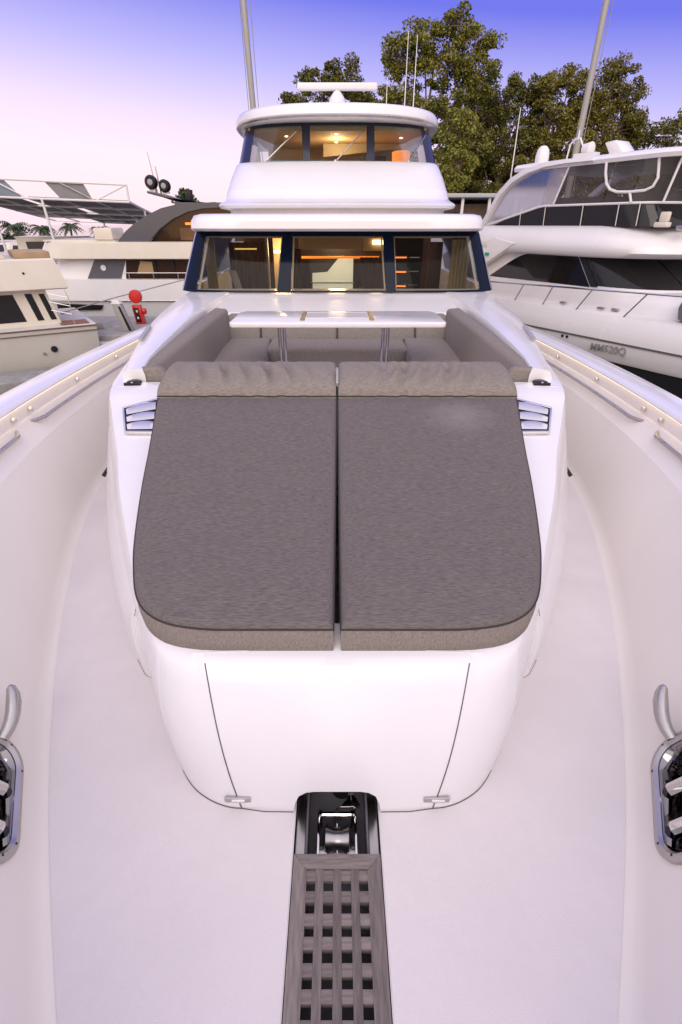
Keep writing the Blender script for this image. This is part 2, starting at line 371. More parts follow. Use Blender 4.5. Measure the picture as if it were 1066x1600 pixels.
# bulwark inner wall, both sides in one moulding per side
def wall(sg, y, h):
    """point on the bulwark's inner face, h = 0 at deck .. 1 at the underside of the cap"""
    a, c, z = xd(y), xc(y), zc(y)
    prof = [(0, 0), (.06, .0), (.30, .22), (.72, .80), (.87, .93), (1.0, 1.0)]
    return Vector((sg * (a + (c - a) * interp([(0, .0), (.08, .05), (.4, .30), (.74, .60), (1, .99)], h)), y, z * h))
HAX, HBY = .22, .17
def hawse_frame(sg):
    y, h = .86, .30
    p = wall(sg, y, h); ty = (wall(sg, y + .05, h) - wall(sg, y - .05, h)).normalized()
    tu = (wall(sg, y, h + .05) - wall(sg, y, h - .05)).normalized()
    n = ty.cross(tu).normalized()
    if n.x * sg > 0: n = -n
    tu = n.cross(ty).normalized(); tu = tu if tu.z > 0 else -tu
    return p + n * .006, ty, tu, n
for sg in (-1, 1):
    b = MB(); rows = []
    for y in ST:
        a, c, z = xd(y), xc(y), zc(y)
        hs = 1 - .235 / z; d = c - a
        pr = [(a - .045, .001), (a - .03, .004), (a - .008, .018), (a + .012, .05)]
        for t in frange(.05, 1, 26): pr.append((a + .012 + (d * .60 - .012) * (t ** 1.08), .05 + (z * hs - .05) * t))
        pr += [(a + d * .60 + .006, z * hs + .004), (c - .012, z - .112), (c + .004, z - .108), (c + .012, z - .012), (c + .05, z - .006)]
        rows.append([(sg * max(p[0], 0.), y, p[1]) for p in pr])
    b.loft(rows, False)
    p, ty, tu, n = hawse_frame(sg)
    def inside(f):
        c = sum((Vector(b.v[i]) for i in f), Vector()) / len(f) - p
        u, v, w_ = abs(c.dot(ty)), abs(c.dot(tu)), abs(c.dot(n))
        if w_ > .15: return False
        qx, qy = max(0, u - (HAX - .012 - .085)), max(0, v - (HBY - .012 - .085))
        return math.hypot(qx, qy) < .085
    b.f = [f for f in b.f if not inside(f)]
    bw = b.build('bulwark', bulw, Y, sharp=28)
    b = MB(); rows = []
    for y in ST:
        c, z = xc(y), zc(y)
        pr = [(c + .022, z - .012), (c - .022, z - .010), (c - .03, z + .004), (c - .022, z + .02), (c, z + .028), (c + .16, z + .026), (c + .20, z + .01), (c + .205, z - .03), (c + .19, z - .05)]
        rows.append([(sg * p[0], y, p[1]) for p in pr])
    b.loft(rows, False); cp = b.build('cap_rail', capm, bw, sharp=50)
    # hull topsides
    b = MB(); rows = []
    for y in ST:
        c, z = xc(y) + .19, zc(y) - .05
        k = min(1, max(0, (y + .75) / 6)); 
        pr = [(c, z), (c * (.96 + .02 * k), z - .35), (c * (.80 + .17 * k), z - 1.3), (c * (.60 + .33 * k), -2.2), (c * (.5 + .38 * k), -2.6)]
        rows.append([(sg * p[0], y, p[1]) for p in pr])
    b.loft(rows, False); b.build('hull', gel, Y)
    # LED strip under the cap overhang
    b = MB(); b.loft([[(sg * (xc(y) + dx), y, zc(y) + dz) for dx, dz in ((.010, -.0125), (.008, -.018), (-.010, -.018), (-.014, -.0115))] for y in frange(-.2, 7.4, 50)], False); b.build('light_strip', led, bw)
    # handrails on standoffs
    for (y0, y1) in ((3.12, 5.9), (.9, 2.92)):
        pts = []
        n = 24
        for i in range(n + 1):
            y = y0 + (y1 - y0) * i / n; e = min(1, (y - y0) / .12, (y1 - y) / .12); e = math.sin(max(0, e) * math.pi / 2)
            p = Vector((sg * (xc(y) - .015 - .055 * e), y, zc(y) - .135)); pts.append(p)
        b = MB(); b.tube(pts, .0125, 8); hr = b.build('handrail', satin, Y)
        for y in ([y0, y1] + [y0 + (y1 - y0) * t for t in (.33, .66)]):
            b = MB(); b.tube([(sg * (xc(y) - .02), y, zc(y) - .135), (sg * (xc(y) + .05), y, zc(y) - .135)], .011, 8)
            b.lathe([(.02, 0), (.02, .006)], (sg * (xc(y) - .012), y, zc(y) - .14), 10, 'x'); b.build('standoff', chrome, hr)
    for y in (2.95, 3.2, 4.05, 5.0):
        b = MB(); b.lathe([(.016, -.012), (.018, 0), (.012, .012), (.004, .015)], (sg * (xc(y) - .008), y, zc(y) - .07), 10, 'x')
        b.build('rail_socket', chrome, bw)
    # deck scupper
    y = 3.50; b = MB(); x = xd(y) - .035
    b.hexa([(sg * x, y, .002), (sg * (x + .03), y, .002), (sg * (x + .06), y + .16, .002), (sg * (x + .03), y + .16, .002),
            (sg * x, y, .02), (sg * (x + .03), y, .02), (sg * (x + .06), y + .16, .02), (sg * (x + .03), y + .16, .02)])
    b.build('scupper_grille', darkmetal, Y, bevel=.004)
# anchor channel
b = MB(); zf = -.15
b.add([(-CH, -.45, zf), (CH, -.45, zf), (CH, 1.28, zf), (-CH, 1.28, zf), (-CH, -.45, .0), (CH, -.45, .0), (CH, 1.28, .0), (-CH, 1.28, .0)],
      [(0, 1, 2, 3), (0, 3, 7, 4), (1, 5, 6, 2), (3, 2, 6, 7), (0, 4, 5, 1)])
chn = b.build('anchor_channel', rubber, Y)
for sg in (-1, 1):
    b = MB(); b.box(*sorted((sg * (CH - .003), sg * (CH - .036))), -.42, 1.2, -.06, -.012); b.build('channel_ledge', satin, chn, bevel=.004)
# windlass
wl_ = MB(); wl_.lathe([(.045, -.15), (.045, -.06), (.02, -.05), (.03, -.03), (.05, -.02), (.05, 0), (.02, .006)], (.02, 1.09, -.03), 18); wl_ = wl_.build('anchor_windlass', darkmetal, chn)
for sg in (-1, 1):
    b = MB(); b.box(*sorted((sg * .060, sg * .068)), .79, .955, -.13, -.045); b.build('stopper_cheek', chrome, wl_, bevel=.003)
b = MB(); b.lathe([(.022, -.05), (.05, -.04), (.038, -.012), (.038, .012), (.05, .04), (.022, .05)], (.0, .875, -.095), 16, 'x'); b.build('chain_gypsy', satin, wl_)
for x in (-.1075, .1075): MB().box(x - .0075, x + .0075, .80, 1.15, -.149, -.03).build('well_stiffener', rubber, wl_)
b = MB(); b.tube([(-.055, .93, -.035), (.05, .93, -.035)], .008, 10); b.tube([(-.058, .93, -.12), (-.058, .93, -.02)], .007, 8); b.tube([(.054, .93, -.12), (.054, .93, -.02)], .007, 8)
b.build('chain_stopper_bar', chrome, wl_)
b = MB(); b.prism([(.01, .945), (.085, .945), (.068, .975), (.058, 1.01), (.04, 1.01), (.036, .975)], 'z', -.03, -.012); b.build('brake_lever', chrome, wl_, bevel=.004)
b = MB()
for sg in (-1, 1):
    b.lathe([(.03, -.02), (.036, -.01), (.036, .01), (.03, .02)], (sg * .055, .83, -.11), 14, 'x')
b.tube([(-.06, .83, -.11), (.06, .83, -.11)], .013, 10); b.build('bow_roller', satin, wl_)
for i in range(9):
    y = .80 + i * .021; b = MB(); w2, h2 = (.011, .016)
    pts = [(math.cos(a) * w2, math.sin(a) * h2) for a in frange(0, 2 * math.pi, 9)]
    if i % 2: b.tube([(p[0], y + p[1], -.10) for p in pts], .0036, 6, False)
    else: b.tube([(0, y + p[1], -.10 + p[0]) for p in pts], .0036, 6, False)
    b.build('chain_link', satin, wl_)
b = MB(); b.tube([(.085, 1.12, -.12), (.09, 1.10, -.02), (.06, 1.06, .0)], .022, 8); b.build('windlass_cable', mat('blue_black_rubber', (.01, .012, .04), .3), wl_)

# trunk (raised deck under the sun pad) in horizontal outline rings, height varying along the boat
TB = [(.93, .335), (.933, .37), (.945, .415), (.965, .46), (.99, .50), (1.02, .533), (1.055, .562), (1.09, .583), (1.3, .69), (1.54, .82), (1.73, .96), (2.06, 1.15), (2.49, 1.36), (2.96, 1.53), (3.4, 1.64), (4.5, 1.80), (5.2, 1.90), (6.1, 2.0), (7.2, 2.10), (8.2, 2.12)]
TT = [(1.15, .45), (1.151, .475), (1.155, .50), (1.161, .528), (1.171, .557), (1.185, .586), (1.205, .612), (1.23, .635), (1.33, .70), (1.48, .785), (1.744, .905), (2.128, 1.075), (2.431, 1.19), (2.887, 1.385), (3.27, 1.515), (4.47, 1.74), (5.13, 1.83), (5.99, 1.95), (7.0, 2.05), (8.2, 2.08)]
def ztop(y): return .475 + .1625 * (min(y, 3.3) - 1.06) if y < 3.3 else .84
ZD = .485
def face_pt(u, z, out=.0, raw=False):
    """u in -1..1 across the door; the face leans back and widens upwards"""
    hw = .335 + .115 * z / ZD
    x = u * hw; bow = .012 * (1 - u * u)
    return (x, .93 - bow + .215 * (z / ZD) ** 1.05 - .034 * math.sin(math.pi * z / ZD) - out, z)
def trunk_side(sg):
    """sections from base to shoulder; returns list of rings"""
    rows = []
    n = len(TB)
    for i in range(n):
        (yb, xb), (yt, xt) = TB[i], TT[i]; zt = ztop(yt) if i else .485
        k = math.exp(-i / 3.5)
        if i == 0: xb, xt = .335, .45
        row = []
        for t in (0, .04, .12, .25, .4, .55, .7, .85, .95, 1.0):
            if i == 0: x, y, z = face_pt(1, .485 * t)
            else:
                sw = .034 * math.sin(math.pi * t)
                x = xb + (xt - xb) * t + (1 - k) * sw * .9; y = yb + (yt - yb) * t ** 1.05 - sw * (.4 + .6 * k); z = zt * t
            row.append((x, y, z))
        x, y, z = row[-1]
        row[-1] = (x, y, z - .012) if i else row[-1]
        row.append((x - .03 * (1 - k), y + .015 + .015 * k, z + .0 + .012 * k))
        rows.append([(sg * x, y, z) for x, y, z in row])
    return rows
b = MB()
for sg in (-1, 1):
    rows = trunk_side(sg)
    # finer interpolation along the outline
    fine = []
    for j in range(len(rows[0])):
        pass
    for i in range(len(rows) - 1):
        for t in (0, .25, .5, .75):
            def cr(a, b_, c, d, t): return tuple(.5 * ((2 * b_[k]) + (c[k] - a[k]) * t + (2 * a[k] - 5 * b_[k] + 4 * c[k] - d[k]) * t * t + (3 * b_[k] - a[k] - 3 * c[k] + d[k]) * t ** 3) for k in range(3))
            r0 = rows[max(0, i - 1)]; r1 = rows[i]; r2 = rows[i + 1]; r3 = rows[min(len(rows) - 1, i + 2)]
            fine.append([cr(r0[j], r1[j], r2[j], r3[j], t) for j in range(len(r1))])
    fine.append(rows[-1]); FINE = globals().setdefault('FINE', {}); FINE[sg] = fine
    b.loft(fine, False)
    # shoulder top surface inboard to beneath the pad / cockpit lip
    top = []
    for r in fine:
        x, y, z = r[-1]; xi = sg * min(abs(x) - .002, max(.3, abs(x) - .36))
        if y > 3.2: xi = sg * (abs(x) - .12)
        top.append([(x, y, z), ((x + xi) / 2, y + .0, z + .004), (xi, y, z + .006)])
    b.loft(top, False)
trunk = b.build('trunk', gel, Y, sharp=40)
# locker door: front face of the trunk with the cut-out for the anchor channel
b = MB(); rows = []
us = sorted(set([-1.0, -.96, .96, 1.0] + frange(-.9, .9, 25) + [-.42, .42, -.375, .375]))
for u in us:
    a = abs(u) * .335
    z0 = 0. if a > .145 else .092 * max(0, 1 - (a / .145) ** 6) ** .5
    row = [face_pt(u, z0 + (ZD - z0) * t) for t in frange(0, 1, 10)]
    x = row[-1][0]; row += [(x, 1.165, ZD + .012), (x, 1.3, ZD + .03)]; rows.append(row)
b.loft(rows, False); door = b.build('locker_door', gel, trunk)
for sg in (-1, 1):
    b = MB(); b.tube([face_pt(sg * .985, z, .0012) for z in frange(.004, ZD, 14)], .0019, 6)
    b.build('door_seam', seam, door)
    z = .05; p = face_pt(sg * .985, z, .004)
    b = MB(); b.box(p[0] - .045, p[0] + .045, p[1] - .006, p[1] + .006, z - .012, z + .012); hg = b.build('hinge', satin, door, bevel=.004)
    b = MB(); b.tube([(p[0] - .018, p[1] - .008, z + .003), (p[0] + .026, p[1] - .008, z + .003)], .006, 8); b.build('hinge_barrel', chrome, hg)
# base seam (dark caulk line round the locker)
for sg in (-1, 1):
    b = MB(); b.tube([(sg * x, .915 + .004 * x / .34, .0045) for x in (.15, .25)] + [(r[0][0] + sg * .0005, r[0][1] - .001, .0045) for r in FINE[sg][:34]], .0017, 6)
    b.build('caulk_line', seam, trunk)
# side skirts: a second moulding skin low on the trunk, ending beside the locker
for sg in (-1, 1):
    seg = [r for r in FINE[sg] if 1.50 < r[0][1] < 3.2]; rows = []
    for k, r in enumerate(seg):
        q = seg[min(k + 1, len(seg) - 1)][0]; p_ = seg[max(k - 1, 0)][0]
        t = Vector((q[0] - p_[0], q[1] - p_[1], 0)).normalized(); n = Vector((t.y, -t.x, 0)) * sg
        if n.x * sg < 0: n = -n
        row = []
        for jj, off in ((0, .050), (1, .046), (2, .042), (3, .036), (4, .029), (5, .020), (6, .006), (7, -.012)):
            row.append(Vector(r[jj]) + n * off)
        rows.append(row)
    front = [Vector(p) - Vector((0, 0, 0)) for p in seg[0][:8]]
    front = [a * .6 + b_ * .4 for a, b_ in zip(front, rows[0])]
    front = [p + Vector((0, -.03, 0)) * (1 - k_ / 6.5) for k_, p in enumerate(front)]
    inner = [Vector(p) + Vector((-sg * .03, -.01, 0)) for p in seg[0][:8]]
    b = MB(); b.loft([inner, front] + rows, False); b.build('side_skirt', gel, trunk, sharp=60)
    b = MB(); b.tube([inner[0] + Vector((0, -.004, .003)), front[0] + Vector((0, -.004, .003)), rows[0][0] + Vector((sg * .003, 0, .003)), rows[2][0] + Vector((sg * .003, 0, .003))], .0017, 6); b.build('caulk_line', seam, trunk)
# vents on the shoulders
def shoulder(y): return .475 + .1625 * (y - 1.06) + .006
def prism_h(poly, base, up): return MB().add([(x, y, base(y)) for x, y in poly] + [(x, y, base(y) + up) for x, y in poly],
    [tuple(range(len(poly))), tuple(range(len(poly), 2 * len(poly)))[::-1]] + [(i, (i + 1) % len(poly), len(poly) + (i + 1) % len(poly), len(poly) + i) for i in range(len(poly))])
for sg in (-1, 1):
    v = root('x', '', '') ; bpy.data.objects.remove(v)
    def Q(u, t): # u 0 outer..1 inner, t 0 front..1 rear
        xo = 1.195 + .10 * t; xi = 1.035 + .085 * t
        return (sg * (xo + (xi - xo) * u), 2.60 + (.27 + .11 * u) * t)
    def quad(u0, u1, t0, t1): return [Q(u0, t0), Q(u1, t0), Q(u1, t1), Q(u0, t1)]
    vent = prism_h(quad(0, 1, 0, 1), lambda y: shoulder(y) + .000, .012).build('air_vent', blackm, trunk)
    for (u0, u1, t0, t1) in ((-.06, 1.06, -.06, 0), (-.06, 1.06, 1, 1.05), (-.06, 0, 0, 1), (1, 1.06, 0, 1)):
        prism_h(quad(u0, u1, t0, t1), lambda y: shoulder(y), .015).build('vent_frame', satin2, vent, bevel=.003)
    for (a0, a1) in ((.04, .30), (.35, .61), (.66, .96)):
        sl = MB(); rows = []
        for q in frange(0, 1, 9):
            u = .06 + .9 * q; w_ = (a1 - a0) * (.55 + .45 * math.sin(math.pi * min(1, q * .75 + .12)))
            p0, p1 = Q(u, a0), Q(u, a0 + w_ * .5); p2 = Q(u, a0 + w_)
            rows.append([(p0[0], p0[1], shoulder(p0[1]) + .016), (p1[0], p1[1], shoulder(p1[1]) + .030), (p2[0], p2[1], shoulder(p2[1]) + .020)])
        sl.loft(rows, False); sl.build('louvre', satin2, vent)
# coamings around the cockpit
for sg in (-1, 1):
    b = MB(); rows = []
    for y, x, w_ in ((3.29, 1.435, .13), (3.6, 1.515, .155), (4.0, 1.61, .21), (4.5, 1.715, .28), (5.13, 1.83, .36), (5.7, 1.915, .42), (6.2, 1.97, .46), (6.6, 2.01, .50), (7.0, 2.05, .55), (7.4, 2.08, .6)):
        zt = .905 + .03 * min(1, (y - 3.29) / 2); zb = .80
        pr = [(x + .02, zb), (x + .015, zt - .05), (x - .002, zt - .012), (x - .02, zt), (x - w_ + .02, zt + .015), (x - w_, zt + .008), (x - w_ - .01, zt - .03), (x - w_ - .01, .3)]
        rows.append([(sg * p[0], y, p[1]) for p in pr])
    k = len(b.v); b.loft(rows, False); b.f.append(tuple(range(k, k + 8)))
    cm = b.build('cockpit_coaming', gel, Y, bevel=0, sharp=32)
    b = MB(); b.lathe([(.05, 0), (.05, .012), (.03, .02)], (sg * 1.355, 3.235, shoulder(3.235) - .0), 16)
    b.box(sg * 1.355 - .055, sg * 1.355 + .055, 3.19, 3.21, shoulder(3.2), shoulder(3.2) + .018)
    b.build('deck_light', darkmetal, cm, bevel=.003)
    b = MB(); b.lathe([(.012, 0), (.006, .006)], (sg * 1.355, 3.2, shoulder(3.2) + .018), 8); b.build('light_lens', chrome, cm)
    # dark slot on the coaming top
    b = MB(); b.hexa([(sg * 1.60, 4.15, .93), (sg * 1.63, 4.15, .93), (sg * 1.75, 4.75, .935), (sg * 1.72, 4.75, .935), (sg * 1.60, 4.15, .942), (sg * 1.63, 4.15, .942), (sg * 1.75, 4.75, .947), (sg * 1.72, 4.75, .947)])
    b.build('coaming_trim', lgrey, cm)
# sill between the settee and the windshield, cockpit floor
b = MB(); rows = []
for x in frange(-2.06, 2.06, 15):
    cvx = .0
    rows.append([(x, 6.28, .3), (x, 6.28, .80), (x, 6.31, .825), (x, 6.9, .90), (x, 7.1, .915), (x, 7.16, .93), (x, 7.7, .945)])
b.loft(rows, False); b.build('windshield_sill', gel, Y, sharp=30)
MB().box(-1.6, 1.6, 3.1, 6.3, .05, .1).build('cockpit_floor', gel, Y)
MB().box(-1.45, 1.45, 3.18, 3.28, .1, .83).build('cockpit_bulkhead', gel, Y)

# ---- superstructure (x forward in a frame turned to face the camera: local x = -Y world)
S = bpy.data.objects.new('superstructure', None)
bpy.data.objects.remove(S)
def W(p): return (p[1], -p[0], p[2])     # tier coords (x fwd, y port) -> world (bow towards camera)
def wtier(name, levels, m, parent, top=True, bot=False, sharp=35, mb=None):
    b = mb or tier(levels, top, bot); b.v = [W(v) for v in b.v]; return b.build(name, m, parent, sharp=sharp)
# windshield: outline at base z=.945 front at Y 7.25, top z 1.64 front at Y 7.62
A0 = LV(.945, -12, -7.85, -7.22, 2.22, 4.2); A1 = LV(1.68, -12, -8.15, -7.60, 2.0, 4.2)
def lerpL(a, b, t): return tuple(p + (q - p) * t for p, q in zip(a, b))
def sx_(L, x):   # ring parameter on the front arc where y == x (world X)
    lo, hi = .3, .7
    for _ in range(40):
        m_ = (lo + hi) / 2
        if ringpt(L, m_).y < x: lo = m_
        else: hi = m_
    return (lo + hi) / 2
ws = root('tmp', '', ''); bpy.data.objects.remove(ws)
def frame_panels(L0, L1, cols, f0, f1, name, parent, m):
    """opaque border: full band minus the pane openings, built as strips"""
    b = MB(); s_lo, s_hi = .30, .70
    for (fa, fb) in ((0, f0), (f1, 1)): patch(L0, L1, s_lo, s_hi, fa, fb, 0, n=40, m=1, mb=b)
    edges = [(s_lo, s_lo)] + [e for c in cols for e in ((c[0], c[2]), (c[1], c[3]))] + [(s_hi, s_hi)]
    for i in range(0, len(edges), 2):
        (b0, t0), (b1, t1) = edges[i], edges[i + 1]
        patch(L0, L1, b0, b1, f0, f1, 0, t0, t1, n=8, m=2, mb=b)
    b.v = [W(v) for v in b.v]; return b.build(name, m, parent)
cols = []
for xb0, xb1, xt0, xt1 in ((-1.95, -.82, -1.79, -.73), (-.63, .67, -.60, .61), (.80, 1.98, .76, 1.81)):
    cols.append((sx_(A0, xb0), sx_(A0, xb1), sx_(A1, xt0), sx_(A1, xt1)))
fr = frame_panels(A0, A1, cols, .035, .90, 'windshield', Y, frit)
for c in cols:
    b = patch(A0, A1, c[0], c[1], .035, .90, -.004, c[2], c[3]); b.v = [W(v) for v in b.v]; b.build('pane', glassm, fr)
    # slim cream reveal round each opening
    b = MB()
    for (fa, fb, ca_, cb_) in ((.035, .045, 0, 1), (.88, .90, 0, 1)): patch(A0, A1, c[0], c[1], fa, fb, -.02, c[2], c[3], mb=b, n=10, m=1)
    for e0, e1, dx in ((c[0], c[2], .022), (c[1], c[3], -.022)):
        xa, xb_ = ringpt(A0, e0).y, ringpt(A1, e1).y
        if abs(xa) > 1.5: dx *= 1.5
        patch(A0, A1, e0, sx_(A0, xa + dx), .035, .9, -.02, e1, sx_(A1, xb_ + dx), mb=b, n=1, m=2)
    b.v = [W(v) for v in b.v]; b.build('window_reveal', creamint, fr)
for (s0, s1) in ((.06, .298), (.702, .94)):
    b = patch(A0, A1, s0, s1, .0, .98, 0, n=10, m=3); b.v = [W(v) for v in b.v]; b.build('side_glass', navyside, fr)
for c in (.33, .67):
    b = patch(A0, A1, c - .010, c + .012, .02, .95, .004, n=4, m=3); b.v = [W(v) for v in b.v]; b.build('corner_glass', navyside, fr)
# cabin sides aft of the side glass and roof brow
wtier('cabin_side', [LV(.1, -13, -7.9, -7.55, 2.18, 4.2), LV(.945, -13, -7.9, -7.45, 2.18, 4.2)], gel, Y, top=False)
B = [LV(1.665, -13, -8.0, -7.45, 1.99, 4.2), LV(1.67, -13, -7.95, -7.16, 1.97, 4.0), LV(1.70, -13, -7.95, -7.08, 1.985, 4.0), LV(1.78, -13, -7.95, -7.08, 1.97, 4.0), LV(1.845, -13, -8.0, -7.16, 1.94, 4.0), LV(1.865, -13, -8.1, -7.3, 1.88, 4.0)]
roof = wtier('cabin_roof', B, gel, Y, True, True, sharp=50)
# flybridge fairing
FF = [(1.84, -8.95, 1.78), (1.94, -8.95, 1.79), (1.965, -8.74, 1.90), (2.0, -8.70, 1.92), (2.03, -8.78, 1.92), (2.075, -9.10, 1.91), (2.11, -9.26, 1.905), (2.22, -9.40, 1.90), (2.25, -9.46, 1.895), (2.45, -9.86, 1.885), (2.60, -10.18, 1.865), (2.66, -10.32, 1.86), (2.695, -10.42, 1.845), (2.705, -10.55, 1.80)]
wtier('flybridge_fairing', [LV(z, -14, uf - .75, uf, w, 2.9) for z, uf, w in FF], gel, Y, sharp=30)
F0 = LV(2.66, -14, -12.0, -10.60, 1.95, 2.9); F1 = LV(3.36, -14, -12.3, -10.96, 1.78, 2.9)
cols2 = []
for xb0, xb1, xt0, xt1 in ((-1.62, -.60, -1.50, -.64), (-.48, .52, -.48, .52), (.67, 1.66, .66, 1.52)):
    cols2.append((sx_(F0, xb0), sx_(F0, xb1), sx_(F1, xt0), sx_(F1, xt1)))
fw = frame_panels(F0, F1, cols2, .05, .84, 'flybridge_windshield', Y, mat('dark_window_frame', (.012, .015, .03), .25))
for c in cols2:
    b = patch(F0, F1, c[0], c[1], .05, .84, -.004, c[2], c[3]); b.v = [W(v) for v in b.v]; b.build('pane', glassm, fw)
    b = MB(); patch(F0, F1, c[0], c[1], .77, .84, -.03, c[2], c[3], mb=b, n=10, m=1)
    b.v = [W(v) for v in b.v]; b.build('window_header', creamint, fw)
for (s0, s1) in ((.05, .299), (.701, .95)):
    b = patch(F0, F1, s0, s1, .0, .98, 0, n=10, m=3); b.v = [W(v) for v in b.v]; b.build('side_glass', navyside, fw)
for c in (.312, .688):
    b = patch(F0, F1, c - .006, c + .012, .02, .95, .004, n=4, m=3); b.v = [W(v) for v in b.v]; b.build('corner_glass', navyside, fw)
for x0, x1 in ((-1.28, -.72), (-.03, .46), (1.25, 1.62)):
    s0 = sx_(F0, x0); s1 = sx_(F1, x1)
    p0 = ringpt(F0, s0, .04); p1 = ringpt(lerpL(F0, F1, .72), sx_(lerpL(F0, F1, .72), x1), .02)
    p0.z = 2.70
    b = MB(); b.tube([W(p0), W(p0 * .5 + p1 * .5 + Vector((.015, 0, 0))), W(p1)], .011, 6); b.lathe([(.03, -.05), (.035, 0), (.02, .03)], W(p0), 10)
    b.build('wiper_arm', satin, fw)
H = [LV(3.30, -15, -12.3, -10.85, 1.80, 2.5), LV(3.30, -15, -12.4, -10.42, 1.96, 2.4), LV(3.345, -15, -12.4, -10.36, 1.985, 2.4), LV(3.43, -15, -12.4, -10.38, 1.975, 2.4), LV(3.50, -15, -12.4, -10.48, 1.93, 2.4), LV(3.545, -15, -12.5, -10.8, 1.75, 2.4), LV(3.57, -15, -12.6, -11.2, 1.4, 2.4)]
ht = wtier('hardtop', H, gel, Y, True, True, sharp=50)
b = tier([LV(3.30, -15, -12.4, -10.412, 1.97, 2.4), LV(3.318, -15, -12.4, -10.385, 1.985, 2.4)], False); b.v = [W(v) for v in b.v]; b.build('gutter_trim', satin, ht)
# radar, antennas
b = MB(); b.box(-.17, .17, 12.55, 12.85, 3.5, 3.60); b.lathe([(.17, 3.58), (.175, 3.82), (.16, 3.92), (.10, 4.0), (.05, 4.06)], (0, 12.7, 0), 20)
rad = b.build('radar_scanner', whiteb, Y, bevel=.01)
MB().box(-.8, .8, 12.63, 12.77, 4.05, 4.17).build('scanner_bar', whiteb, rad, bevel=.03, seg=3)
MB().box(-.035, .05, 12.515, 12.54, 3.70, 3.82).build('pedestal_badge', darkmetal, rad)
for x, z1 in ((1.40, 5.0), (1.58, 4.95), (1.02, 4.3)):
    b = MB(); b.tube([(x, 13.0, 3.5), (x, 13.0, 3.7), (x, 13.0, z1)], [.022, .012, .006], 6); b.build('whip_antenna', whiteb, Y)
b = MB(); b.lathe([(.05, 3.5), (.05, 3.62), (.03, 3.66)], (-1.42, 12.2, 0), 10); b.build('mast_light', darkmetal, Y)
# outrigger-like mast on the hardtop's port quarter
# ---- cabin interior seen through the glass
I = MB().box(-1.95, 1.95, 11.6, 11.7, .1, 1.66).build('saloon_bulkhead', woodint, Y)
MB().box(-1.95, 1.95, 7.75, 11.6, .1, .15).build('saloon_floor', woodint, I)
MB().box(-1.66, 1.66, 8.0, 11.6, 1.575, 1.655).build('headliner', creamint, I)
MB().box(-.62, .40, 8.9, 9.0, 1.40, 1.57).build('pelmet', tan, I)
MB().box(.42, .78, 8.85, 8.95, 1.38, 1.57).build('lit_cove', tan, I)
MB().box(.56, .76, 8.80, 8.845, 1.47, 1.53).build('cove_lamp', warm, I, bevel=.01)
MB().box(-.7, .72, 9.4, 9.45, 1.24, 1.275).build('shelf_light', lampsh, I)
w_ = MB().box(-.55, .35, 10.9, 10.95, .4, 1.22).build('aft_door', dkblue, I)
MB().add([(-.5, 10.89, .5), (.32, 10.89, .5), (.32, 10.89, 1.16), (.02, 10.89, 1.16), (-.2, 10.89, .92), (-.5, 10.89, .90)], [(0, 1, 2, 3, 4, 5)]).build('door_glass', windowlit, w_)
MB().box(-.55, .35, 10.86, 10.888, .72, .735).build('door_rail', satin, w_)
def drape(x0, x1, y, z0, z1, m, nm='curtain'):
    b = MB(); rows = []
    for i in range(25):
        x = x0 + (x1 - x0) * i / 24; d = .03 * math.sin(i * 1.3)
        rows.append([(x, y + d, z0), (x, y + d, z1)])
    b.loft(rows, False); return b.build(nm, m, I, sharp=180)
drape(-.72, -.56, 8.6, .5, 1.42, curtain); drape(.36, .74, 8.6, .5, 1.3, curtain)
drape(-1.75, -1.15, 8.9, .5, 1.5, curtain); drape(1.72, 2.0, 8.3, .5, 1.55, creamint)
drape(-2.0, -1.84, 8.3, .5, 1.55, creamint)
MB().box(-1.16, -1.12, 8.95, 9.0, .3, 1.57).build('door_post', alum, I)
MB().box(-1.10, -.80, 9.5, 9.55, .3, 1.57).build('galley_wall', tan, I)
MB().box(-1.02, -.86, 9.44, 9.49, .62, 1.02).build('lit_panel', yellowl, I, bevel=.01)
MB().box(-1.08, -.82, 9.42, 9.46, 1.32, 1.36).build('strip_lamp', warm, I)
MB().box(-1.62, -1.28, 8.74, 8.78, 1.40, 1.42).build('strip_lamp', yellowl, I)
b = MB(); b.prism([(-1.72, 1.12), (-1.60, 1.12), (-1.48, .7), (-1.6, .7)], 'y', 8.55, 8.6); b.build('helm_chair', lgrey, I, bevel=.03)
st = MB().box(.84, 1.52, 9.8, 9.9, .2, 1.57).build('stair_recess', dkblue, I)
for i, z in enumerate((.62, .80, 1.02, 1.24)):
    e = MB().box(.86, 1.22, 9.3 + i * .06, 9.46 + i * .06, z, z + .03).build('stair_tread', woodint, st)
    MB().box(.88, 1.2, 9.285 + i * .06, 9.30 + i * .06, z + .002, z + .022).build('tread_light', orange, e)
    MB().box(1.27, 1.45, 9.6, 9.62, z + .0, z + .012).build('baluster_rail', satin, st)
MB().box(1.5, 1.72, 9.0, 9.06, .3, 1.5).build('stair_panel', woodint, st)
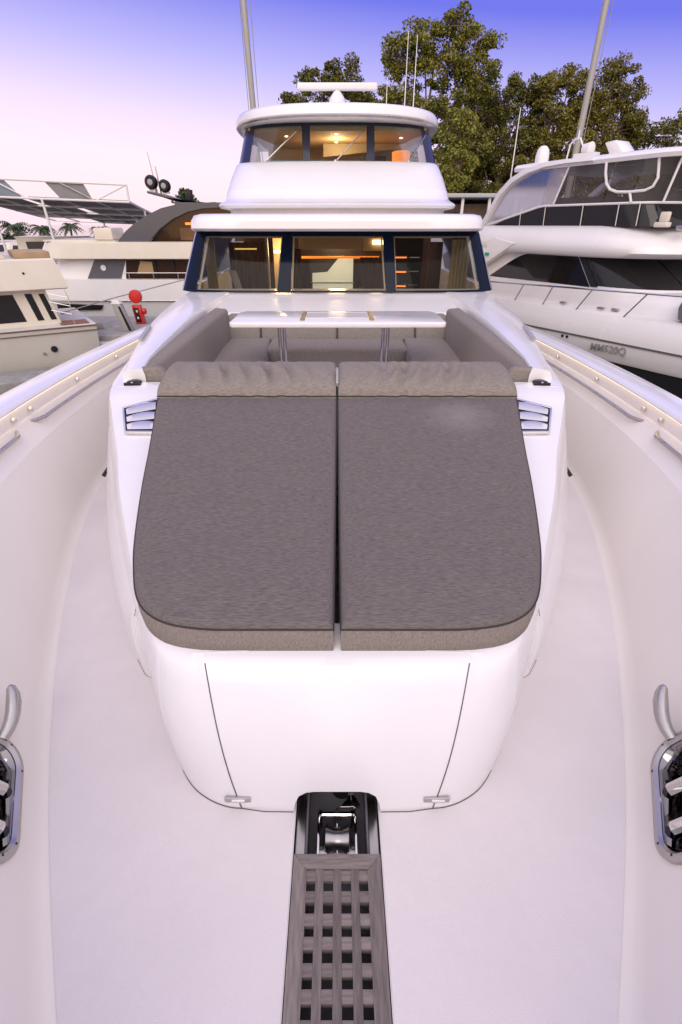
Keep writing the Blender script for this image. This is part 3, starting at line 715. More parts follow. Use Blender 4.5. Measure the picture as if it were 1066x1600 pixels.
# flybridge interior
J = MB().box(-1.6, 1.6, 14.0, 14.1, 2.66, 3.3).build('flybridge_bulkhead', tan, Y)
MB().box(-1.66, 1.66, 11.4, 14.0, 3.24, 3.29).build('flybridge_headliner', tan, J)
MB().box(-1.66, 1.66, 11.2, 14.0, 2.6, 2.64).build('flybridge_floor', woodint, J)
for y in (11.7, 12.2, 12.8):
    b = MB(); b.lathe([(.032, 3.225), (.032, 3.242)], (-.02, y, 0), 12); b.build('downlight', warm, J)
for x, y in ((-1.0, 12.0), (1.28, 12.2)):
    b = MB(); b.lathe([(.03, 3.225), (.03, 3.242)], (x, y, 0), 12); b.build('downlight', warm, J)
b = MB(); b.lathe([(.17, 2.72), (.19, 3.02), (.15, 3.04)], (1.32, 12.4, 0), 20); b.build('lamp_shade', lampsh, J)
MB().box(.5, 1.05, 12.8, 13.3, 2.64, 3.0).build('flybridge_seat', dkblue, J, bevel=.03)
MB().box(-1.35, -.2, 11.35, 11.6, 2.64, 2.80).build('dashboard', mat('teal_dash', (.16, .30, .28), .4), J, bevel=.02)
MB().box(-.1, .45, 11.35, 11.6, 2.64, 2.79).build('dashboard', MATS['teal_dash'], J, bevel=.02)
MB().box(-1.62, 1.62, 11.15, 11.33, 2.64, 2.70).build('dash_top', dkblue, J)
b = MB(); b.prism([(-.3, 3.0), (1.5, 3.16), (1.5, 3.235), (-.3, 3.235)], 'y', 13.0, 13.05); b.build('ceiling_beam', creamint, J)
for nm, loc, e, col in (('saloon_lamp', (0, 9.9, 1.45), 38, (1, .7, .4)), ('galley_lamp', (-.95, 9.2, 1.4), 12, (1, .75, .4)), ('flybridge_lamp', (0, 12.4, 3.1), 16, (1, .72, .42))):
    l = bpy.data.lights.new(nm, 'POINT'); l.energy = e; l.color = col; l.shadow_soft_size = .15
    o = bpy.data.objects.new(nm, l); o.location = loc; sc.collection.objects.link(o); o.parent = Y

# hawse fairleads with cleat horns, set in the bulwark each side
def local_frame(sg, y, h):
    p = wall(sg, y, h); ty = (wall(sg, y + .05, h) - wall(sg, y - .05, h)).normalized()
    tu = (wall(sg, y, h + .05) - wall(sg, y, h - .05)).normalized()
    n = ty.cross(tu).normalized()
    if n.x * sg > 0: n = -n
    return p, ty, tu, n
for sg in (-1, 1):
    p, ty, tu, n = hawse_frame(sg)
    def L3(a, bb, c): return p + ty * a + tu * bb + n * c
    def rr(ax, by, r, k=8):
        out = []
        for cx, cy, a0 in ((ax - r, by - r, 0), (-ax + r, by - r, 90), (-ax + r, -by + r, 180), (ax - r, -by + r, 270)):
            for i in range(k + 1):
                a = R(a0 + 90 * i / k); out.append((cx + r * math.cos(a), cy + r * math.sin(a)))
        return out
    AX, BY = .22, .17
    o1, o2, o3, o4 = rr(AX, BY, .10), rr(AX - .005, BY - .005, .095), rr(AX - .020, BY - .020, .085), rr(AX - .030, BY - .030, .075)
    b = MB(); b.loft([[L3(x, y, c) for x, y in ring] for ring, c in ((o1, -.035), (o1, .012), (o2, .016), (o3, .018), (o4, .008), (o4, -.02))])
    hw = b.build('hawse_fairlead', satin, Y, sharp=40)
    b = MB(); b.loft([[L3(x, y, c) for x, y in ring] for ring, c in ((o4, .004), (rr(AX - .045, BY - .045, .06), -.03), (rr(AX - .055, BY - .055, .05), -.12))]); 
    k = len(b.v); b.v += [tuple(L3(x, y, -.12)) for x, y in rr(AX - .055, BY - .055, .05)]; b.f.append(tuple(range(k, k + 36)))
    b.build('fairlead_throat', mirror_dark, hw)
    for i in (3, 9, 13, 20, 24, 27, 33):
        x, y = o2[i % 36]; x *= .945; y *= .945; b = MB(); q = L3(x, y, .0165)
        b.tube([q - n * .004, q + n * .0015], .0045, 8); b.build('screw', darkmetal, hw)
    for a in (-.085, .05):
        b = MB(); b.tube([L3(a, -BY + .05, -.02), L3(a, BY - .05, -.02)], .022, 10); b.build('roller_post', chrome, hw)
    b = MB(); b.tube([L3(-.16, -.02, -.015), L3(.16, -.02, -.015)], .016, 10); b.build('cross_bar', chrome, hw)
    b = MB(); cp_ = [(.205, -.06, .015), (.225, -.058, .035), (.25, -.052, .052), (.275, -.042, .066), (.30, -.028, .078), (.325, -.012, .087), (.345, .006, .092), (.352, .013, .093)]
    b.tube([L3(*q) for q in cp_], [.020, .022, .024, .025, .025, .022, .015, .004], 14)
    b.build('cleat_horn', satin, hw)

# ------------------------------------------------------------------ teak grating (lifts out)
G = root('teak_grating', 'weathered teak grating strip over the anchor channel on the white foredeck', 'grating', (0, 0, 0))
GX, GY0, GY1 = .1392, -.36, .787; XI = .100
for sg in (-1, 1):
    MB().prism([(sg * XI, GY0), (sg * GX, GY0), (sg * GX, GY1), (sg * XI, GY1 - .042)], 'z', -.03, .006).build('frame_rail', teak, G, bevel=.0015)
MB().prism([(-GX + .0004, GY1), (GX - .0004, GY1), (XI - .0006, GY1 - .0425), (-XI + .0006, GY1 - .0425)], 'z', -.03, .0055).build('end_rail', teakx, G, bevel=.0015)
MB().box(-XI, XI, GY0, GY0 + .04, -.03, .0055).build('end_rail', teakx, G)
slat = None
for x in (-.0985, -.055, 0, .055, .0985):
    w_ = .0125 if abs(x) < .09 else .003
    MB().box(x - w_, x + w_, GY0 + .04, GY1 - .043, -.03, .004).build('long_slat', teak, G, bevel=.001)
cross = MB().box(-XI + .0035, XI - .0035, -.0145, .0145, -.028, .0018).build('cross_slat', teakx, G, bevel=.001)
cross.location = (0, .7275, 0)
for i in range(1, 19):
    o = cross.copy(); sc.collection.objects.link(o); o.location = (0, .7275 - i * .0555 + .002 * math.sin(i * 3), .0003 * math.sin(i * 7)); o.parent = G
    if o.location.y < GY0 + .05: bpy.data.objects.remove(o)

# ------------------------------------------------------------------ sun pads
PO = [(1.183, .40), (1.187, .46), (1.205, .56), (1.249, .645), (1.312, .70), (1.415, .745), (1.581, .797), (1.947, .88), (2.257, .94), (2.756, 1.042), (2.80, 1.05)]
def pz(y): return .612 + .168 * (y - 1.19)
def hashn(x, y): return math.sin(x * 12.9 + y * 4.1) * math.cos(x * 3.7 - y * 9.3)
def make_pad(sg, label):
    ys = [1.183 + (2.80 - 1.183) * (1 - math.cos(math.pi / 2 * i / 44)) for i in range(45)]
    NX = 30
    def xin(y): return .004 + .009 * max(0, (2.80 - y) / 1.617) ** 1.3
    xi = .012
    # outline for distance tests
    outl = [(xi, ys[0])] + [(interp(PO, y), y) for y in ys] + [(xi, ys[-1])]
    def dist(x, y):
        d = 9
        pts = outl + [outl[0]]
        for (ax, ay), (bx, by) in zip(pts[:-1], pts[1:]):
            dx, dy = bx - ax, by - ay; L2 = dx * dx + dy * dy
            t = 0 if L2 == 0 else max(0, min(1, ((x - ax) * dx + (y - ay) * dy) / L2))
            d = min(d, math.hypot(x - ax - dx * t, y - ay - dy * t))
        return d
    rows = []; loop = {}
    r = .016
    rnd = random.Random(3 if sg < 0 else 9)
    ph = rnd.random() * 6
    for y in ys:
        xo = interp(PO, y); row = []
        for i in range(NX + 1):
            t = i / NX; t = .5 - .5 * math.cos(math.pi * t)
            x = xin(y) + (xo - xin(y)) * t; d = dist(max(x, xi), y) if x > xi + .02 else max(0, min(x - xin(y), y - ys[0], ys[-1] - y))
            z = pz(y)
            if d < r: z -= r - math.sqrt(max(0, r * r - (r - d) ** 2))
            crown = .022 * min(1, d / .16) ** .6
            wob = .0035 * hashn(x * 1.6 + ph, y * 1.3) * min(1, d / .1)
            # soft pull wrinkles near the headrest fold
            wr = .007 * math.sin((x * sg + ph) * 38 + y * 14 * (1 if x > .5 else -1)) * math.exp(-((2.80 - y) / .13) ** 2) * min(1, d / .05) * (.4 + .6 * math.exp(-((x - .45) / .28) ** 2))
            row.append((sg * x, y, z + crown + wob + wr))
        rows.append(row)
    b = MB(); b.loft(rows, False)
    bd = [rows[0][i] for i in range(NX + 1)] + [rows[j][NX] for j in range(1, 45)] + [rows[44][i] for i in range(NX - 1, -1, -1)] + [rows[j][0] for j in range(43, 0, -1)]
    def zlow(p): return pz(p[1]) - .13
    cx, cy = sg * .45, 2.0
    def inset(p, k): v = Vector((p[0] - cx, p[1] - cy)); v.normalize(); return (p[0] - v.x * k, p[1] - v.y * k)
    r1 = bd; 
    r2 = [(*inset(p, -.004), p[2] * .55 + zlow(p) * .45) for p in bd]
    r3 = [(*inset(p, .002), zlow(p) + .012) for p in bd]; r4 = [(*inset(p, .014), zlow(p)) for p in bd]
    o = b.build('sun_pad', fabric if sg < 0 else fabric_worn, sharp=60)
    b = MB(); b.loft([r1, r2, r3, r4], True); k = len(b.v); b.v += r4; b.f.append(tuple(range(k, k + len(r4)))); b.build('gusset', fabric_lit, o, sharp=60); tag(o, label, 'cushion', 'pair of grey sun pads on the foredeck')
    b = MB(); b.tube([(p[0], p[1], p[2] + .003) for p in bd] + [(bd[0][0], bd[0][1], bd[0][2] + .003)], .0042, 6, False); b.build('piping', piping, o)
    # headrest roll
    ys2 = frange(0, 1, 26); rows = []
    for q in ys2:
        row = []
        for i in range(NX * 2 + 1):
            t = i / (NX * 2); xo = 1.055 + .03 * q; x = .008 + (xo - .008) * t
            prof = interp([(0, .0), (.03, .028), (.10, .055), (.22, .074), (.5, .088), (.8, .078), (.93, .055), (1, -.05)], q)
            ed = min(1, (xo - x) / .05); ed2 = min(1, (x - .008) / .03)
            prof *= (.55 + .45 * math.sqrt(max(0, ed))) * (.78 + .22 * math.sqrt(max(0, ed2)))
            y = 2.795 + q * .46
            g = math.exp(-((x - .40) / .17) ** 2) + .8 * math.exp(-((x - .72) / .14) ** 2) + .25
            wr = g * .016 * (math.sin((x + .10 * math.sin(q * 4 + ph)) * 48 + q * 9 * math.sin(ph)) + .5 * math.sin(x * 95 - q * 12 + ph)) * math.sin(math.pi * min(1, q * 1.05 + .04)) * ed
            row.append((sg * x, y, pz(2.80) - .002 + prof + .035 * q + wr))
        rows.append(row)
    b = MB(); b.loft(rows, False)
    bd = [rows[0][i] for i in range(NX * 2 + 1)] + [rows[j][-1] for j in range(1, 26)] + [rows[25][i] for i in range(NX * 2 - 1, -1, -1)] + [rows[j][0] for j in range(24, 0, -1)]
    b.loft([bd, [(p[0], p[1], min(p[2], pz(2.8)) - .04) for p in bd]], True)
    hd = b.build('headrest', fabric2, o, sharp=60)
    b = MB(); b.tube([(p[0], p[1], p[2] + .002) for p in rows[0]], .0035, 6); b.build('piping', piping, hd)
    return o
make_pad(-1, 'grey woven sun pad half below the table\'s left leg, dark piped edge')
make_pad(1, 'grey woven sun pad half with pale worn smudge, below table\'s right leg')

# ------------------------------------------------------------------ settee cushions, table
def cushion(name, corners, label, m=fabric2, group='cushions of the bow settee', bev=.035):
    b = MB().hexa(corners); o = b.build(name, m, bevel=bev, seg=3, sharp=60); tag(o, label, 'cushion', group); return o
BX = 1.48
xs = [-1.30, -.90, 0.0, .92, 1.30]
labs = ['short grey backrest cushion at far left corner of bow settee', 'grey backrest cushion behind the left half of white table',
        'grey backrest cushion behind the right half of white table', 'short grey backrest cushion at far right corner of bow settee']
for i in range(4):
    a, c = xs[i] + .004, xs[i + 1] - .004
    cushion('backrest_cushion', [(a, 5.95, .56), (c, 5.95, .56), (c, 6.12, .56), (a, 6.12, .56), (a, 6.08, .825), (c, 6.08, .825), (c, 6.26, .83), (a, 6.26, .83)], labs[i])
for sg, nm in ((-1, 'left'), (1, 'right')):
    def m_(pts):
        return [(sg * x, y, z) for x, y, z in pts]
    cushion('backrest_cushion', m_([(1.12, 3.42, .58), (1.27, 3.42, .58), (1.40, 6.1, .58), (1.25, 6.1, .58), (1.27, 3.38, .90), (1.385, 3.38, .905), (1.46, 6.2, .90), (1.30, 6.2, .885)]),
            f'long grey side backrest cushion under the {nm}-hand white coaming', bev=.03)
    cushion('end_cushion', m_([(1.07, 3.30, .79), (1.36, 3.30, .79), (1.36, 3.37, .79), (1.07, 3.37, .79), (1.19, 3.30, .92), (1.375, 3.30, .915), (1.375, 3.37, .915), (1.19, 3.37, .92)]),
            f'small grey end cushion beside the {nm}-hand headrest', bev=.02)
    cushion('seat_cushion', m_([(.62, 3.5, .46), (1.25, 3.5, .46), (1.25, 5.93, .46), (.78, 5.93, .46), (.62, 3.5, .60), (1.25, 3.5, .60), (1.25, 5.93, .61), (.78, 5.93, .61)]),
            f'grey seat cushion along the {nm}-hand arm of bow settee')
cushion('seat_cushion', [(-.77, 5.36, .40), (.77, 5.36, .40), (.77, 5.94, .40), (-.77, 5.94, .40), (-.77, 5.36, .60), (.77, 5.36, .60), (.77, 5.94, .60), (-.77, 5.94, .60)],
        'grey seat cushion across the back of bow settee behind the table legs')
b = MB(); b.box(-1.44, 1.44, 5.42, 6.27, .1, .395); b.box(-1.44, -.66, 3.45, 5.42, .1, .455); b.box(.66, 1.44, 3.45, 5.42, .1, .455)
b.build('settee_base', gel, Y)
T = root('folding_table', 'glossy white folding table on chrome twin legs in front of bow settee', 'table', (0, 0, 0))
b = MB(); b.prism([(-.92, 4.46), (.93, 4.46), (.955, 4.50), (.955, 5.02), (.90, 5.12), (-.89, 5.12), (-.945, 5.02), (-.945, 4.50)], 'z', .97, 1.015)
tt = b.build('table_top', tabletop, T, bevel=.012, seg=3)
for x in (-.31, .31):
    MB().box(x - .022, x + .022, 4.55, 5.08, 1.0155, 1.0175).build('inlay_strip', tableinlay, tt)
MB().box(-.288, .288, 4.72, 5.0, 1.0155, 1.0172).build('centre_leaf', mat('pale_leaf', (.74, .71, .72), .12), tt)
b = MB()
for a0, a1, c0, c1 in ((-.29, .29, 4.70, 4.718), (-.29, .29, 5.0, 5.018)): b.box(a0, a1, c0, c1, 1.0155, 1.0185)
b.build('leaf_border', whiteb, tt)
for x in (-.52, .455):
    b = MB()
    for dx in (-.022, .022): b.tube([(x + dx, 4.80, .1), (x + dx, 4.80, .971)], .016, 12)
    lg = b.build('leg', chrome, T)
    b = MB(); b.lathe([(.10, .1), (.10, .112), (.05, .118)], (x, 4.80, 0), 16); b.build('foot_plate', satin, lg)

# ------------------------------------------------------------------ neighbouring boats
def place(o, loc, ang): o.location = loc; o.rotation_euler = (0, 0, ang)
# right: white flybridge cruiser
RA = math.atan2(-.878, .479)
C = root('flybridge_cruiser', 'white flybridge cruiser berthed at right, clear vinyl enclosure and bow rail', 'boat', (5.9, 12.0, 0), RA)
Hs = [LV(-2.7, -9.5, 2.0, 5.6, 1.5, 1.9), LV(-1.2, -9.5, 2.6, 6.2, 1.78, 1.9), LV(-.46, -9.5, 3.0, 6.6, 2.0, 1.9)]
tier(Hs, False, True).build('hull_bottom', bottom, C)
hl = tier([LV(-.46, -9.5, 3.0, 6.62, 2.03, 1.9), LV(-.40, -9.5, 3.0, 6.65, 2.07, 1.9), LV(-.1, -9.5, 3.1, 6.9, 2.12, 1.9), LV(.12, -9.5, 3.1, 7.0, 2.09, 1.9), LV(.30, -9.5, 3.1, 7.05, 2.0, 1.9), LV(.34, -9.5, 3.1, 6.95, 1.92, 1.9)], True).build('hull', whiteb, C)
b = tier([LV(-.125, -9.5, 3.1, 6.9, 2.118, 1.9), LV(-.12, -9.5, 3.1, 6.93, 2.135, 1.9), LV(-.095, -9.5, 3.1, 6.93, 2.135, 1.9), LV(-.09, -9.5, 3.1, 6.9, 2.118, 1.9)], False)
b.build('rub_rail', mat('grey_rub_rail', (.10, .095, .09), .5), hl)
tier([LV(.32, -3, 1.6, 5.6, 1.72, 2.2), LV(.50, -3, 1.5, 5.0, 1.66, 2.2), LV(.62, -3, 1.4, 4.2, 1.6, 2.2), LV(.70, -3, 1.0, 3.0, 1.5, 2.2)], True).build('coachroof', whiteb, C, sharp=60)
R0 = LV(.70, -6, 1.05, 2.6, 1.70, 2.4); R1 = LV(1.24, -6, .55, 1.7, 1.62, 2.4)
cb = tier([LV(.30, -6, 1.05, 2.6, 1.70, 2.4), R0, R1], True).build('cabin', whiteb, C)
def arch(q):  # arched top edge, q 0 aft .. 1 forward
    return .03 + .93 * min(1, math.sin(min(1, q * 1.9) * math.pi / 2))
for port in (False, True):
    g = lambda x, L: s_of(L, x, port)
    patch(R0, R1, g(-1.7, R0), g(1.0, R0), .0, arch, .006, g(-1.75, R1), g(.50, R1), n=24).build('side_window', dglass, cb)
patch(R0, R1, .305, .695, .06, .97, .006, n=36).build('windscreen', dglass, cb)
for s in (.303, .697, .44, .56):
    patch(R0, R1, s - .004, s + .004, .02, .98, .02, n=2).build('windscreen_pillar', blackm, cb)
# brow / flybridge deck moulding
Bm = [LV(1.20, -6, .6, 1.75, 1.66, 2.3), LV(1.215, -6, .9, 2.35, 1.80, 2.3), LV(1.30, -6, 1.0, 2.55, 1.87, 2.3), LV(1.44, -6, 1.0, 2.5, 1.85, 2.3), LV(1.56, -6, .8, 2.3, 1.76, 2.3), LV(1.66, -6, .6, 2.1, 1.66, 2.3), LV(1.72, -6, .4, 1.9, 1.56, 2.3)]
br = tier(Bm, True, True).build('flybridge_deck', whiteb, C, sharp=60)
for sg in (-1, 1):
    b = MB().hexa([(-2.9, sg * 1.86, .72), (-2.2, sg * 1.9, .70), (-.9, sg * 1.9, 1.40), (-1.6, sg * 1.86, 1.5), (-2.9, sg * 1.70, .72), (-2.2, sg * 1.70, .70), (-.9, sg * 1.70, 1.40), (-1.6, sg * 1.70, 1.5)])
    b.build('side_arch', whiteb, C, bevel=.04)
MB().box(-1.75, -1.62, -1.912, -1.902, 1.13, 1.19).build('boat_sticker', tealm, C)
W0 = LV(1.715, -3.2, 1.35, 2.15, 1.52, 2.6); W1 = LV(2.07, -3.2, 1.2, 1.85, 1.49, 2.6)
wsn = patch(W0, W1, s_of(W0, -2.2), 1 - s_of(W0, -2.2), 0., lambda q: min(1, .05 + min(q, 1 - q) * 8), 0, n=80).build('flybridge_windscreen', dglass, C)
b = MB(); pts = []
for i in range(81):
    q = i / 80; f = min(1, .05 + min(q, 1 - q) * 8); s = s_of(W0, -2.2) + (1 - 2 * s_of(W0, -2.2)) * q
    pts.append(ringpt(W0, s, .01) * (1 - f) + ringpt(W1, s, .01) * f)
b.tube(pts, .022, 6); b.build('windscreen_rail', whiteb, wsn)
for x in (-1.2, -.55, .35, 1.1, 1.5):
    b = MB(); b.tube([(x, -1.54, 1.72), (x - .05, -1.51, 2.06)], .012, 6); b.build('windscreen_post', satin, wsn)
# hardtop with side arches
Ht = [LV(2.70, -1.6, 1.3, 2.1, 1.42, 2.6), LV(2.70, -1.6, 1.4, 2.45, 1.52, 2.6), LV(2.76, -1.6, 1.4, 2.5, 1.54, 2.6), LV(2.82, -1.6, 1.3, 2.4, 1.48, 2.6), LV(2.86, -1.4, 1.1, 2.0, 1.25, 2.6)]
hd = tier(Ht, True, True).build('hardtop', whiteb, C, sharp=55)
for sg in (-1, 1):
    path = [(-2.55, 1.5), (-2.33, 1.72), (-2.1, 2.05), (-1.91, 2.33), (-1.6, 2.56), (-1.22, 2.70), (-.8, 2.77), (-.3, 2.79), (.3, 2.78)]
    b = MB(); rings = []
    for i, (x, z) in enumerate(path):
        w_ = .11 - .05 * i / 8
        rings.append([(x - .03, sg * 1.58, z + w_ * .5), (x + .05, sg * 1.60, z - w_ * .5), (x + .05, sg * 1.46, z - w_ * .5), (x - .03, sg * 1.46, z + w_ * .5)])
    b.loft(rings, True, True); b.build('hardtop_arch', whiteb, hd, sharp=60)
V0, V1 = LV(2.08, -3.2, 1.2, 1.85, 1.49, 2.6), LV(2.71, -3.2, 1.3, 2.05, 1.47, 2.6)
def aft(q): return min(1, .02 + q * 1.6)
MB().add([(-2.2, -1.53, 1.66), (-1.3, -1.52, 1.95), (-.45, -1.50, 2.09), (-.25, -1.485, 2.70), (-1.22, -1.5, 2.66), (-1.86, -1.5, 2.32), (-2.2, -1.52, 1.80)], [(0, 1, 2, 3, 4, 5, 6)]).build('vinyl_panel', lilacv, C)
for a, c in ((-.42, .66), (.70, 1.2)):
    patch(V0, V1, s_of(V0, a), s_of(V0, c), .0, 1, .004, n=6).build('vinyl_panel', clearv, C)
patch(V0, V1, .302, .698, 0, 1, .004, n=30).build('vinyl_panel', clearv, C)
patch(V0, V1, 1 - s_of(V0, -.42), 1 - s_of(V0, 1.2), 0, 1, .004, n=6).build('vinyl_panel', clearv, C)
for pts in ([(-.42, -1.51, 2.08), (-.22, -1.49, 2.72)], [(1.75, -1.35, 2.08), (1.85, -1.33, 2.72)], [(2.0, -.9, 2.08), (2.1, -.88, 2.72)]):
    b = MB(); b.tube(pts, .02, 6); b.build('enclosure_post', whiteb, C)
b = MB(); up = [(.60, 2.70), (.63, 2.55), (.70, 2.38), (.80, 2.29), (.95, 2.245), (1.2, 2.235), (1.45, 2.25), (1.55, 2.30), (1.59, 2.42), (1.56, 2.56), (1.53, 2.70)]
b.tube([(x, -1.52 + max(0, x - 1.25) * .25, z) for x, z in up], .024, 8); b.build('zip_window_frame', whiteb, C)
b = MB(); b.tube([(1.2, -1.52, 2.235), (1.27, -1.515, 2.08)], .022, 6); b.build('enclosure_post', whiteb, C)
# flybridge contents
fb = MB().box(-1.0, .4, -1.0, 1.0, 1.70, 2.22).build('flybridge_seating', mat('beige_upholstery', (.33, .27, .21), .8), C, bevel=.08, seg=3)
MB().box(.7, 1.1, -.8, .8, 1.70, 2.3).build('helm_console', lgrey, C, bevel=.08, seg=3)
b = MB(); b.tube([(-2.3, -.9, 1.6), (-.9, -.9, 2.72)], .02, 6); b.tube([(-1.6, -.6, 1.72), (-1.6, -.6, 2.7)], .018, 6); b.build('enclosure_pole', satin, C)
# roof gear
b = MB(); b.lathe([(.13, 2.72), (.135, 2.85), (.135, 2.98), (.115, 3.08), (.06, 3.14)], (-1.25, -1.15, 0), 18); dm = b.build('satellite_dome', whiteb, C)
b = MB(); b.tube([(-.75, -1.0, 2.8), (-.72, -1.0, 3.12), (-.62, -1.0, 3.2), (-.5, -1.0, 3.2), (-.4, -1.0, 3.05)], .016, 6)
b.tube([(-.6, -.95, 3.2), (-.6, -.95, 3.34)], .013, 6); b.build('mast_loop', whiteb, C)
b = MB(); b.lathe([(.05, -.12), (.09, -.08), (.11, .08), (.02, .1)], (-.32, -.95, 3.02), 12, 'x'); b.lathe([(.06, 2.8), (.04, 3.0)], (-.3, -.95, 0), 10); b.box(-.55, -.1, -1.05, -.85, 2.84, 2.95); b.build('searchlight', whiteb, C)
b = MB(); b.hexa([(.30, -1.1, 2.86), (.62, -1.1, 2.84), (.62, -.7, 2.84), (.30, -.7, 2.86), (.14, -1.1, 3.06), (.36, -1.1, 3.08), (.36, -.7, 3.08), (.14, -.7, 3.06)]); b.build('solar_plate', whiteb, C, bevel=.02)
b = MB(); b.tube([(-1.9, -1.3, 2.3), (-1.92, -1.3, 3.85)], [.016, .007], 6); b.build('whip_antenna', whiteb, C)
b = MB(); b.box(1.75, 1.98, -1.45, -1.3, 1.70, 1.78); b.box(1.8, 1.95, -1.42, -1.33, 1.78, 1.93); b.build('spotlight', cream, C, bevel=.02)
b = MB(); b.lathe([(.04, 0), (.06, .14)], (2.12, -1.35, 1.70), 10, 'x'); b.lathe([(.045, 0), (.05, .1)], (2.12, -1.2, 1.70), 10, 'x'); b.build('twin_horn', satin, C)
# bow rail
top = []
for i in range(41):
    x = -1.4 + 8.6 * i / 40; L = LV(.8, -9.5, 3.1, 7.1, 2.0, 1.9)
    y = -ringpt(L, .3).y if x <= 3.1 else 2.0 * max(0, 1 - ((x - 3.1) / 4.0) ** 1.9) ** (1 / 1.9)
    top.append((x, y, .62 + .06 * (x + 1.4) / 2 if x < 2.6 else .74 + .03 * (x - 2.6)))
def sd_(pts, sg): return [(p[0], sg * p[1], p[2]) for p in pts]
for sg in (-1, 1):
    b = MB(); b.tube(sd_(top, sg), .016, 6); rl = b.build('bow_rail', chrome, C)
    for x0, x1 in ((-.57, -.36), (.2, .39), (1.01, 1.29), (2.01, 2.35), (3.1, 3.4), (4.2, 4.5)):
        z1 = interp([(p[0], p[2]) for p in top], x1); y1 = interp([(p[0], p[1]) for p in top], x1); y0 = interp([(p[0], p[1]) for p in top], x0)
        b = MB(); b.tube([(x0, sg * (y0 - .03), .31), (x1, sg * y1, z1)], .013, 6); b.build('stanchion', satin, rl)
for x, y in ((.5, -1.8), (1.35, -1.79), (1.6, -1.72)):
    b = MB(); b.box(x, x + .13, y - .05, y + .03, .36, .40); b.build('deck_fitting', satin, C, bevel=.01)
b = MB(); b.lathe([(.24, .38), (.28, .55), (.24, .72), (.12, .8), (.05, .82)], (3.05, -1.66, 0), 14); b.build('canvas_cover', canvas, C)
for x in (.95, 1.06):
    b = MB(); b.lathe([(.03, 0), (.026, .012)], (x, -2.118, -.17), 10, 'y'); b.build('hull_drain', darkmetal, C)
# registration number on the hull, as raised letters
def text_on(txt, size, m, parent, loc, rot, name='registration_number', ext=.004):
    cu = bpy.data.curves.new(name, 'FONT'); cu.body = txt; cu.size = size; cu.extrude = ext; cu.offset = .0015; cu.space_character = 1.02
    o = bpy.data.objects.new(name, cu); sc.collection.objects.link(o); bpy.context.view_layer.update()
    me = bpy.data.meshes.new_from_object(o.evaluated_get(bpy.context.evaluated_depsgraph_get()))
    bpy.data.objects.remove(o); me.materials.clear()
    o2 = link(name, me, m, parent, None); o2.location = loc; o2.rotation_euler = rot; return o2
text_on('MM520Q', .185, plate, C, (1.62, -2.125, -.31), (R(90), R(-2), 0))
# mooring post between the two hulls at right
P = root('mooring_pile', 'dark grey mooring pile beside the right cruiser\'s dark hull bottom', 'pile', (5.05, 7.35, -2.4))
MB().lathe([(.17, -1), (.17, 1.65), (.15, 1.68)], n=18).build('pile_shaft', mat('dark_pile', (.05, .05, .052), .6, var=.3), P)
MB().lathe([(.19, 1.55), (.19, 1.66), (.02, 1.74)], n=18).build('pile_cap', mat('pile_cap_black', (.03, .03, .03), .5), P)

# left near: cream cruiser (bow out of frame to the left)
LA = math.atan2(-.55, -.83)
K = root('cream_cruiser', 'old cream cruiser at left with dark slanted cabin windows and overhanging flybridge', 'boat', (-10.2, 15.38, 0), LA)
hl = tier([LV(-2.8, -2.3, 3, 8, 1.5, 2), LV(-1.8, -2.4, 3, 8.6, 1.80, 2), LV(-.98, -2.45, 3, 9, 1.90, 2), LV(-.80, -2.45, 3, 9, 1.92, 2), LV(-.76, -2.45, 3, 9, 1.86, 2)], True, True).build('hull', creamhull, K)
for z, r in ((-.80, .022), (-.93, .014)):
    b = MB(); b.tube([(x, 1.925, z) for x in frange(-2.46, 3, 6)], r, 6); b.build('rubbing_strake', mat('brown_strake', (.16, .10, .07), .6) if 'brown_strake' not in MATS else MATS['brown_strake'], hl)
MB().box(-2.3, -1.55, 1.1, 1.82, -.757, -.735).build('teak_side_deck', mat('red_teak', (.28, .12, .07), .6, var=.3, vscale=8), K)
K0 = LV(-.76, -1.62, 2.0, 5.5, 1.45, 2.2); K1 = LV(.17, -1.42, 2.0, 4.6, 1.38, 2.2)
cb = tier([K0, K1], True).build('cabin', cream, K)
def kwin(b0, b1, t0, t1, f0=.14, f1=.90):
    patch(K0, K1, 1 - s_of(K0, b0), 1 - s_of(K0, b1), f0, f1, .008, 1 - s_of(K1, t0), 1 - s_of(K1, t1), n=4).build('cabin_window', dglass, cb)
kwin(-.78, .6, -.58, .5); kwin(-1.22, -1.06, -1.04, -.86); kwin(1.0, 2.0, .8, 1.8)
kwin(-1.55, -1.40, -1.34, -1.20, .14, .88)
ov = tier([LV(.17, -1.95, 2, 4.5, 1.62, 2.4), LV(.20, -2.0, 2, 4.6, 1.66, 2.4), LV(.28, -2.0, 2, 4.6, 1.65, 2.4), LV(.90, -1.83, 1.6, 4.0, 1.50, 2.4), LV(.94, -1.80, 1.6, 3.9, 1.44, 2.4)], True, True).build('flybridge_coaming', cream, K, sharp=25)
MB().box(-1.78, -.9, -.6, 1.35, .94, 1.1).build('flybridge_locker', brownbox, K, bevel=.02)
b = MB(); b.hexa([(-.72, -1.3, .94), (2.5, -1.3, .94), (2.5, 1.38, .94), (-.72, 1.38, .94), (-.45, -1.2, 1.5), (2.0, -1.2, 1.5), (2.0, 1.25, 1.5), (-.45, 1.25, 1.5)]); b.build('flybridge_windbreak', cream, K, bevel=.03)
b = MB(); b.lathe([(.03, 0), (.03, .03)], (-1.0, 1.565, .6), 10, 'y'); b.build('hull_vent', darkmetal, K)
b = MB(); b.lathe([(.09, 0), (.085, .02)], (-1.2, 1.87, -1.36), 14, 'y'); b.build('exhaust_port', blackm, hl)
